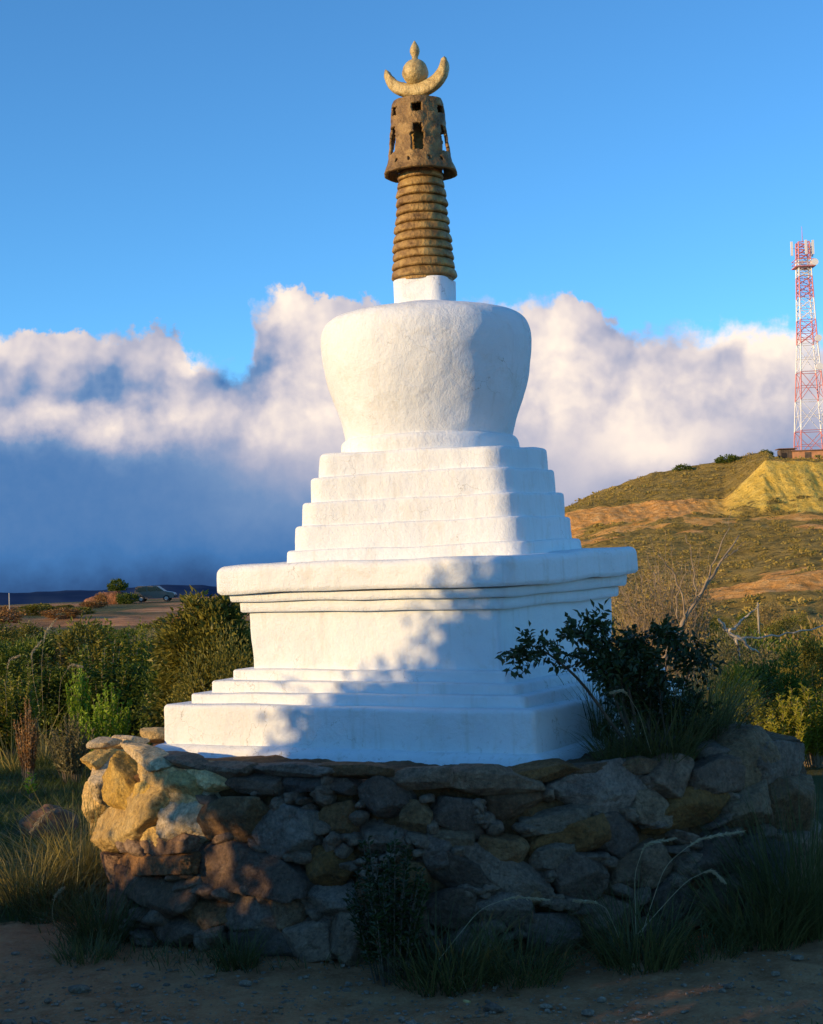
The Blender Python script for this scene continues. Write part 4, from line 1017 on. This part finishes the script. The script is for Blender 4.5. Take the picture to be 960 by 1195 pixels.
# scrub clumps all over the hill: uncountable, one object
r = np.random.default_rng(77); Vs = []
sel = (soil < .45) & (KK < 5); ii = np.argwhere(sel)
wts = np.array([HV[i, j, 1] for i, j in ii]); pick = ii[r.choice(len(ii), 6500, p=(wts / wts.sum()))]
for i, j in pick:
    c = HV[i, j]; s = r.uniform(.16, .5) * (2.0 if r.uniform() < .04 else 1); n = 14
    d = r.normal(size=(n, 3)); d[:, 2] = np.abs(d[:, 2]); d /= np.linalg.norm(d, axis=1)[:, None]
    Vs.append(leafV(c + d * s * .55 * np.array([1.1, 1.1, .6]), d + r.normal(size=(n, 3)) * .5, s * .5, s * .38, r))
V, Fa = cat(Vs); tag(meshobj('hill_scrub', V, Fa, M_leaf('hill_scrub_leaves', [(.20, .15, .035), (.38, .275, .065), (.52, .37, .10)], .2, .8, .05), smooth=False), 'low dry scrub covering the hillside', 'scrub', kind='stuff')
# a few round bushes standing out on the ridge
for i, (px, py, w, lb) in enumerate(((797, 546, 20, 'leftmost dark bush on the hill skyline'), (848, 537, 24, 'middle dark bush on the hill skyline'), (893, 527, 16, 'dark bush beside the shed on the hill skyline'))):
    b = P(px, py, 228); s = w / 2 * 228 / F
    place('ridge_bush', 'RB', tuple(b - np.array([0, 0, .8])), lb, 'bush', None, i * 2., (s, s, s * .75), B_bush(131, L_GREEN, 1, 1, .6, 60, 1400, .22, .14, spread=.2, stems=3))

# --- telecom tower
TB = P(948, 536, 226); TT_ = P(939.5, 283, 226)
Ht = float(TT_[2] - TB[2])
MR = M_simple('faded_red_tower_paint', (.62, .22, .22), .6, var=.15, scale=.5); MW = M_simple('white_tower_paint', (.78, .76, .76), .6, var=.08, scale=.5)
tw_ = empty('telecom_tower', (float(TB[0]), 226, float(TB[2])), 'red and white banded lattice telecom tower on the hilltop at right', 'tower')
lev = np.array([0, .13, .27, .40, .53, .64, .74, .84, .92, 1.0]) * Ht; wd = np.interp(lev / Ht, [0, .55, 1], [2.2, 1.2, .8])
# bands measured from the photo, from the ground: red, white, red, white ...
bands = ['R', 'W', 'R', 'W', 'R', 'W', 'R', 'W', 'R']
for k in range(9):
    z0, z1, a, b = lev[k], lev[k + 1], wd[k], wd[k + 1]; mb = MB(); q = 4 if k > 2 else 1
    sub = [1, 1, 1, 1, 2, 2, 3, 3, 3][k]
    for (sx_, sy_) in ((1, 1), (1, -1), (-1, -1), (-1, 1)): mb.bar((sx_ * a, sy_ * a, z0), (sx_ * b, sy_ * b, z1), .19)
    cs = [(1, 1), (1, -1), (-1, -1), (-1, 1)]
    for i in range(4):
        p_, q_ = np.array(cs[i]), np.array(cs[(i + 1) % 4])
        for s in range(sub):
            za, zb = z0 + (z1 - z0) * s / sub, z0 + (z1 - z0) * (s + 1) / sub; wa, wb = a + (b - a) * s / sub, a + (b - a) * (s + 1) / sub
            f = lambda c, w, z: (c[0] * w, c[1] * w, z)
            mb.bar(f(p_, wa, za), f(q_, wb, zb), .095); mb.bar(f(q_, wa, za), f(p_, wb, zb), .095); mb.bar(f(p_, wb, zb), f(q_, wb, zb), .095)
            zm, wm = (za + zb) / 2, (wa + wb) / 2; mb.bar(f(p_, wm, zm), f(q_, wm, zm), .08)
    mb.build('red_lattice_section' if bands[k] == 'R' else 'white_lattice_section', MR if bands[k] == 'R' else MW, tw_)
mb = MB(); mb.box((0, 0, Ht * .885), (2.9, 2.9, .15)); 
for sx_ in (-1, 1):
    for z in (.5, 1.0): mb.box((sx_ * 1.4, 0, Ht * .885 + z), (.08, 2.8, .08)); mb.box((0, sx_ * 1.4, Ht * .885 + z), (2.8, .08, .08))
mb.build('work_platform', MR, tw_)
for (x, y) in ((-1.75, -.5), (1.2, -1.2), (.1, -1.5), (1.5, .6)):
    a = MB(); a.box((x, y, Ht * .97), (.32, .2, 2.1)); a.bar((x * .5, y * .5, Ht * .97), (x, y, Ht * .97), .1); a.build('antenna_panel', MW, tw_)
a = MB(); a.tube([(0, 0, Ht), (0, 0, Ht + 2.4)], [.06, .03], 6); a.build('lightning_rod', MR, tw_)
a = MB()
for k in range(3):
    z = Ht * (.55, .42, .9)[k]; a.tube([(1.3, -1.3, z), (1.3, -1.62, z)], [.5, .5], 14)
a.build('dish_antenna', MW, tw_)
# small buildings at its foot
MBK = M_simple('orange_brick_wall', (.56, .26, .12), .9, var=.3, scale=1.2); MWD = M_simple('grey_weathered_boards', (.13, .09, .06), .9, var=.4, scale=2)
bb = P(950, 538, 224); bld = empty('brick_building', tuple(bb), 'low orange brick building at the foot of the telecom tower', 'building')
mb = MB(); mb.box((0, 0, .35), (7.2, 4, 2.1)); mb.build('wall', MBK, bld)
mb = MB(); mb.box((0, 0, 1.47), (7.6, 4.4, .12)); mb.build('roof', M_simple('rusty_sheet_roof', (.3, .15, .09), .7), bld)
mb = MB(); mb.box((-1.4, -2.02, .4), (.9, .06, 1.6)); mb.build('door', MWD, bld)
sb = P(918, 539, 223); shd = empty('wooden_shed', tuple(sb), 'small dark wooden shed left of the brick building on the hilltop', 'shed')
mb = MB()
for i in range(9): mb.box((-1.0 + i * .25, 0, .7), (.22, 1.8, 2.0 + .1 * (i % 2)))
mb.build('board_wall', MWD, shd); mb = MB(); mb.box((-.05, 0, 1.86), (2.7, 2.3, .1)); mb.build('roof', M_simple('rusty_shed_roof', (.22, .12, .08), .8), shd)
mb = MB(); mb.box((-.62, -.93, .5), (.7, .05, 1.5)); mb.build('door', M_simple('dark_door_wood', (.03, .022, .018), .9), shd)

# --- far left plateau: car, tree, mound, post
cb = P(181, 706.5, 165); cz = float(cb[2])
cz = float(ground_z(cb[0], 165)) + .05
car = empty('parked_car', (float(cb[0]), 165, cz), 'dark estate car parked on the far dirt track left of the stupa', 'car')
MCAR = M_simple('dark_car_paint', (.10, .09, .085), .35, .3, var=.1, scale=1); MGL = M_simple('dark_car_glass', (.015, .02, .025), .1, var=.1); MTY = M_simple('black_tyre', (.02, .02, .02), .9)
prof = [(-2.15, .35), (-2.2, .9), (-2.05, 1.05), (-1.9, 1.62), (-1.6, 1.72), (.35, 1.68), (1.15, 1.1), (2.05, .92), (2.2, .75), (2.2, .35)]
def prism(pr, y0, y1):
    n = len(pr); V = [(x, y0, z) for x, z in pr] + [(x, y1, z) for x, z in pr]
    return V, [list(range(n)), list(range(n, 2 * n))[::-1]] + [(i, i + n, (i + 1) % n + n, (i + 1) % n) for i in range(n)]
mb = MB(); mb.add(*prism(prof, -.85, .85)); mb.build('body', MCAR, car)
for (x0, x1, x2, x3) in ((-1.75, -1.62, -.75, -.75), (-.65, -.65, .3, .3), (.4, .4, .42, .98)):
    for s in (-1, 1):
        mb = MB(); mb.add(*prism([(x0, 1.12), (x1, 1.58), (x2, 1.58), (x3, 1.12)], s * .865 - .01, s * .865 + .01)); mb.build('window', MGL, car)
for x in (-1.35, 1.35):
    for s in (-1, 1):
        mb = MB(); mb.tube([(x, s * .72, .34), (x, s * .92, .34)], [.34, .34], 20); w_ = mb.build('wheel', MTY, car)
        mb = MB(); mb.tube([(x, s * .90, .34), (x, s * .935, .34)], [.2, .2], 14); mb.build('rim', M_simple('grey_rim', (.4, .38, .36), .4), w_)
mb = MB(); mb.box((2.2, .6, .72), (.06, .3, .16)); mb.build('headlight', MW, car); mb = MB(); mb.box((2.2, -.6, .72), (.06, .3, .16)); mb.build('headlight', MW, car)
mb = MB(); mb.box((-2.2, 0, .5), (.12, 1.7, .2)); mb.build('bumper', MTY, car); mb = MB(); mb.box((2.22, 0, .5), (.12, 1.7, .2)); mb.build('bumper', MTY, car)
tb = P(137, 704, 162); tb[2] = gz(tb[0], 162); ft = empty('small_tree', tuple(tb), 'tiny round crowned tree on the far plateau left of the car', 'tree')
mb = MB(); mb.tube([(0, 0, -.3), (.1, 0, .9), (0, 0, 1.8)], [.12, .1, .05], 6); mb.tube([(.05, 0, .8), (.5, 0, 1.8)], [.07, .03], 5); mb.build('trunk', MBARK, ft)
(V, Fa), _s = bush_mesh(141, .95, .9, .55, 70, 1500, .22, .12, stems=0); V[:, 2] += 1.35; meshobj('crown', V, Fa, L_GREEN, ft, smooth=False)
v_, f_ = moundV(9.); mo = P(128, 706, 164); mo[2] = gz(mo[0], 164)
o = meshobj('earth_heap', v_ * np.array([2.6, 1.8, 1.25]), f_, M_simple('red_earth', (.20, .085, .04), .95, var=.5, scale=2.2, bumpd=.25, bscale=3)); o.location = mo; tag(o, 'red earth heap beside the tiny tree on the far plateau', 'earth heap')
for i, (px, py, w, h, Y, lb) in enumerate(((148, 704, 24, 12, 160, 'dark low bush between the earth heap and the car'), (118, 702, 14, 12, 160, 'pinkish dry bush left of the tiny tree on the far plateau'), (222, 704, 20, 10, 150, 'dark bush just right of the parked car'))):
    b = P(px, py + 2, Y); b[2] = gz(b[0], Y); s = w / 2 * Y / F
    place('plateau_bush', 'PB%d' % (i == 1), tuple(b), lb, 'bush', None, i * 1.3, (s, s, h * Y / F / 1.3), B_bush(151 + i, L_RUST if i == 1 else L_GREEN, 1, 1, .65, 60, 1400, .22, .12, stems=3))
r = np.random.default_rng(19)
for i in range(11):
    px, Y = (r.uniform(-10, 120) if i < 8 else r.uniform(120, 235)), (r.uniform(75, 150) if i < 8 else r.uniform(60, 80)); b = P(px, 700, Y); b[2] = gz(b[0], Y); s = r.uniform(.7, 1.7)
    place('scrub_bush', 'PF%d' % (i % 2), tuple(b), ('low dark green bush on the far plateau left of the stupa', 'low rusty dry bush on the far plateau left of the stupa')[i % 2], 'bush', ('dark green bushes on the far plateau', 'rusty dry bushes on the far plateau')[i % 2], i * 1.1, (s * 1.3, s * 1.3, s * .55), B_bush(171 + i % 2, (L_OLIVE, L_RUST)[i % 2], .8, .8, .5, 60, 1500, .16, .09, stems=3))
pb2 = P(11, 712, 120); pb2[2] = gz(pb2[0], 120); mb = MB(); hh = float(P(10, 692, 120)[2] - pb2[2]); mb.tube([(0, 0, -.3), (0, 0, hh)], [.05, .04], 8)
o = mb.build('utility_post', M_simple('pale_weathered_post', (.45, .42, .38), .8)); o.location = pb2; tag(o, 'thin pale post far away at the left edge', 'post')

# ------------------------------------------------------------------ shade trees outside the frame at the left
SAZ = math.radians(61); EL = math.radians(12)
sd = np.array([-math.sin(SAZ), -math.cos(SAZ)]); ud = np.array([-sd[1], sd[0]])
def off(u, D=3.5): return sd * D + ud * u
def shade(name, label, ells, seed, nleaf, L, trunk_u, h, group=None):
    r = np.random.default_rng(seed); b = off(trunk_u); root = empty(name, (b[0], b[1], GZ), label, 'tree' if 'tree' in name else 'shrub', group); lv = []; mb = MB()
    mb.tube([(0, 0, -.1), (.05, .05, h * .5), (0, 0, h)], [.10, .07, .03], 8)
    for (u, hh, ru, rh, wt) in ells:
        n = int(nleaf * wt); ncl = max(6, n // 45)
        d = r.normal(size=(ncl, 3)); d /= np.linalg.norm(d, axis=1)[:, None]; rad = r.uniform(0, 1, ncl) ** .45
        cu = u + d[:, 0] * rad * ru; cd = 3.5 + d[:, 1] * rad * .8; ch = hh + d[:, 2] * rad * rh
        c = np.column_stack([sd[0] * cd + ud[0] * cu, sd[1] * cd + ud[1] * cu, ch])
        cs = np.repeat(c, n // ncl, 0) + r.normal(size=(n // ncl * ncl, 3)) * .11; cs[:, 2] = np.maximum(cs[:, 2], GZ + .02)
        lv.append(leafV(cs - np.array([b[0], b[1], GZ]), r.normal(size=cs.shape), L * r.uniform(.7, 1.3, len(cs)), L * .5, r))
        for k in range(5):
            e = c[r.integers(ncl)] - np.array([b[0], b[1], GZ]); mb.tube([(0, 0, h * .35), e * np.array([.5, .5, .6]) + np.array([0, 0, .1]), e], [.035, .02, .006], 5)
    mb.build('trunk', MBARK, root); V, Fa = cat(lv); meshobj('crown', V, Fa, L_GREEN, root, smooth=False)
SHADE_MAIN = [(-5.5, 2.32, .95, 1.2, .38), (-6.08, 2.15, .56, .95, .30), (-4.6, 2.2, .9, 1.2, .20), (-6.75, 2.25, .48, .28, .09), (-6.4, 2.75, .42, .38, .06), (-5.2, .8, 1.3, .8, .24), (-3.95, 1.3, .85, 1.15, .34), (-6.1, .75, .6, .65, .20), (-6.4, .72, .5, .72, .36), (-7.0, .72, .6, .68, .32)]
shade('shade_tree', 'leafy tree standing outside the left edge whose shadow falls on the stupa', SHADE_MAIN, 5, 20000, .13, -5.3, 2.6)
shade('shade_shrub', 'leafy shrub outside the left edge in front of the shaded track', [(-3.2, 1.2, 1.1, 1.2, .5), (-2.0, 1.0, 1.0, 1.0, .5)], 6, 12000, .12, -3.0, 1.6)
for i in range(7):
    u = -7.6 - i * 1.55
    shade('shade_shrub', 'leafy hedge shrub outside the left edge shading the lawn', [(u, .6, .95, .84 + .10 * math.sin(i * 2.1), 1.0)], 60 + i, 5200, .12, u, 1.0, 'hedge shrubs outside the left edge')

# ------------------------------------------------------------------ world: sky with cloud bank
world = bpy.data.worlds.new('World'); scene.world = world; world.use_nodes = True
w = NT(world.node_tree)
for n_ in list(w.N): w.N.remove(n_)
sky = w.n('ShaderNodeTexSky', sky_type='NISHITA', sun_disc=False)
sky.sun_elevation = EL; sky.sun_rotation = math.atan2(sd[0], sd[1]); sky.altitude = 2500; sky.air_density = 1.0; sky.dust_density = .15; sky.ozone_density = 3.0
tc = w.n('ShaderNodeTexCoord').outputs['Generated']
sp_ = w.n('ShaderNodeSeparateXYZ'); w.put(sp_.inputs[0], tc)
az = w.m('ARCTAN2', sp_.outputs[0], sp_.outputs[1]); el = w.m('ARCSINE', sp_.outputs[2])
U = w.m('MULTIPLY_ADD', az, 18.0, 4.8)       # hundreds of picture pixels
Vv = w.m('MULTIPLY_ADD', el, -18.0, 6.65)
cb_ = w.n('ShaderNodeCombineXYZ'); w.put(cb_.inputs[0], U); w.put(cb_.inputs[1], Vv); UV = cb_.outputs[0]
def n2(vec, scale, detail, rough, out='Fac', dist=0.):
    o = w.n('ShaderNodeTexNoise', noise_dimensions='2D'); w.put(o.inputs['Vector'], vec); o.inputs['Scale'].default_value = scale
    o.inputs['Detail'].default_value = detail; o.inputs['Roughness'].default_value = rough; o.inputs['Distortion'].default_value = dist
    return o.outputs[out]
def uv(px, py):
    v = ray(px, py); v = v / np.linalg.norm(v); return (math.atan2(v[0], v[1]) * 18 + 4.8, 6.65 - math.asin(v[2]) * 18)
wcol = w.vm('SUBTRACT', n2(UV, 1.35, 5, .55, 'Color'), (.5, .5, .5))
UW = w.vm('ADD', UV, w.vm('SCALE', wcol, .55))
UR = w.vm('ADD', UV, w.vm('SCALE', wcol, .22))
su = w.n('ShaderNodeSeparateXYZ'); w.put(su.inputs[0], UW)
tops = [(-700, 420), (-200, 390), (0, 388), (100, 383), (180, 383), (205, 393), (222, 412), (250, 416), (278, 426), (290, 400), (300, 348), (338, 330), (380, 345), (430, 350), (520, 352), (600, 350), (650, 340), (690, 352), (720, 368), (780, 374), (840, 374), (880, 364), (920, 374), (960, 388), (1200, 400), (1700, 450)]
fc = w.n('ShaderNodeFloatCurve'); cu = fc.mapping.curves[0]
pts = []
for px, py in tops:
    a_, b_ = uv(px, py); pts.append(((a_ + 8) / 26, b_ / 8))
pts.sort()
while len(cu.points) < len(pts): cu.points.new(.5, .5)
for i, (a_, b_) in enumerate(pts): cu.points[i].location = (min(1, max(0, a_)), b_)
fc.mapping.use_clip = False; fc.mapping.update()
w.put(fc.inputs['Value'], w.m('DIVIDE', w.m('ADD', su.outputs[0], 8.0), 26.0))
top = w.m('MULTIPLY', fc.outputs[0], 8.0)
depth = w.m('SUBTRACT', su.outputs[1], top)
fine = n2(UV, 6, 5, .62)
depth2 = w.m('ADD', depth, w.m('MULTIPLY', w.m('SUBTRACT', fine, .5), .34))
softn = w.mr(n2(UV, .8, 1, .5), .4, .65, .07, .34)
cover = w.m('MULTIPLY', w.mr(depth2, -.02, softn, 0, 1), w.mr(w.m('ABSOLUTE', w.m('ADD', az, 2.08)), .75, 1.15, 0, 1))  # cloud also added beyond the view, except sunward, to dim the horizon glow
# brightness of the cloud bank
B = w.m('ADD', 0.235, 0.0)
def gauss(B, px, py, sx, sy, amp):
    a, b = uv(px, py)
    d_ = w.vm('MULTIPLY', w.vm('SUBTRACT', UW, (a, b, 0)), (100 / sx, 100 / sy, 0))
    e = w.m('EXPONENT', w.m('MULTIPLY', w.vm('DOT_PRODUCT', d_, d_), -1.0))
    return w.m('MULTIPLY_ADD', e, amp, B)
for g_ in [(70, 410, 140, 38, .33), (30, 488, 70, 24, .42), (125, 502, 55, 24, .50), (215, 470, 50, 42, .42), (228, 425, 20, 14, .35), (335, 360, 40, 35, .50), (375, 430, 60, 70, .42), (300, 492, 70, 42, .32), (420, 500, 90, 60, .30),
          (258, 438, 34, 30, -.26), (110, 440, 50, 22, -.08), (640, 380, 60, 50, .42), (690, 470, 80, 60, .36), (610, 480, 60, 80, .22), (770, 522, 80, 32, .40), (880, 388, 60, 24, .50), (870, 450, 140, 75, .36), (340, 550, 130, 60, .14), (750, 480, 140, 70, .12),
          (520, 420, 130, 90, .25), (150, 705, 600, 45, -.22), (1080, 430, 150, 70, .4), (-160, 440, 150, 60, .38), (700, 570, 130, 45, .22), (560, 620, 160, 60, .12)]:
    B = gauss(B, *g_)
def billow(vec):
    vo = w.n('ShaderNodeTexVoronoi', feature='SMOOTH_F1', voronoi_dimensions='2D', normalize=True); w.put(vo.inputs['Vector'], vec); vo.inputs['Scale'].default_value = 1.25
    vo.inputs['Detail'].default_value = 3.0; vo.inputs['Roughness'].default_value = .55; vo.inputs['Smoothness'].default_value = .55
    return vo.outputs['Distance']
b0 = billow(UR); b1 = billow(w.vm('ADD', UR, (-.13, -.15, 0)))
relief = w.m('MULTIPLY', w.m('SUBTRACT', b1, b0), .82)
relief = w.m('MULTIPLY', relief, w.mr(su.outputs[1], 5.5, 4.7, .03, 1.))
rim = w.m('MULTIPLY', w.m('EXPONENT', w.m('MULTIPLY', w.m('MULTIPLY', depth2, depth2), -6.0)), .20)
B = w.m('ADD', B, rim)
B2 = w.m('ADD', w.m('ADD', B, relief), w.m('MULTIPLY', w.m('SUBTRACT', fine, .5), w.mr(su.outputs[1], 5.5, 4.7, .04, .17)))
cl = w.ramp(B2, [(0.0, (.02, .05, .14)), (.20, (.05, .155, .37)), (.36, (.14, .24, .43)), (.52, (.34, .36, .48)), (.72, (.58, .53, .56)), (1.0, (.93, .79, .67))])
SKY_STR = .15
skc = w.mix(1.0, sky.outputs[0], (.53, .93, 1.09), 'MULTIPLY')
bg = w.n('ShaderNodeBackground'); w.put(bg.inputs[0], skc); bg.inputs[1].default_value = SKY_STR
bc = w.n('ShaderNodeBackground'); w.put(bc.inputs[0], cl); bc.inputs[1].default_value = .80
mxs = w.n('ShaderNodeMixShader'); w.put(mxs.inputs[0], cover); w.L.new(bg.outputs[0], mxs.inputs[1]); w.L.new(bc.outputs[0], mxs.inputs[2])
wo = w.n('ShaderNodeOutputWorld'); w.L.new(mxs.outputs[0], wo.inputs[0])
world.cycles.sampling_method = 'MANUAL'; world.cycles.sample_map_resolution = 256

sun_d = bpy.data.lights.new('sun', 'SUN'); sun_d.energy = 3.6; sun_d.angle = math.radians(.53); sun_d.color = (1.0, .675, .30)
sun = bpy.data.objects.new('sun', sun_d); C.objects.link(sun)
dirv = Vector((-sd[0] * math.cos(EL), -sd[1] * math.cos(EL), -math.sin(EL)))
sun.rotation_euler = dirv.to_track_quat('-Z', 'Y').to_euler()

vs = scene.view_settings; vs.view_transform = 'Standard'; vs.look = 'None'; vs.exposure = 0.60; vs.gamma = 1.0; vs.use_curve_mapping = False
scene.render.engine = 'CYCLES'
scene.cycles.max_bounces = 6; scene.cycles.diffuse_bounces = 3; scene.cycles.transmission_bounces = 3
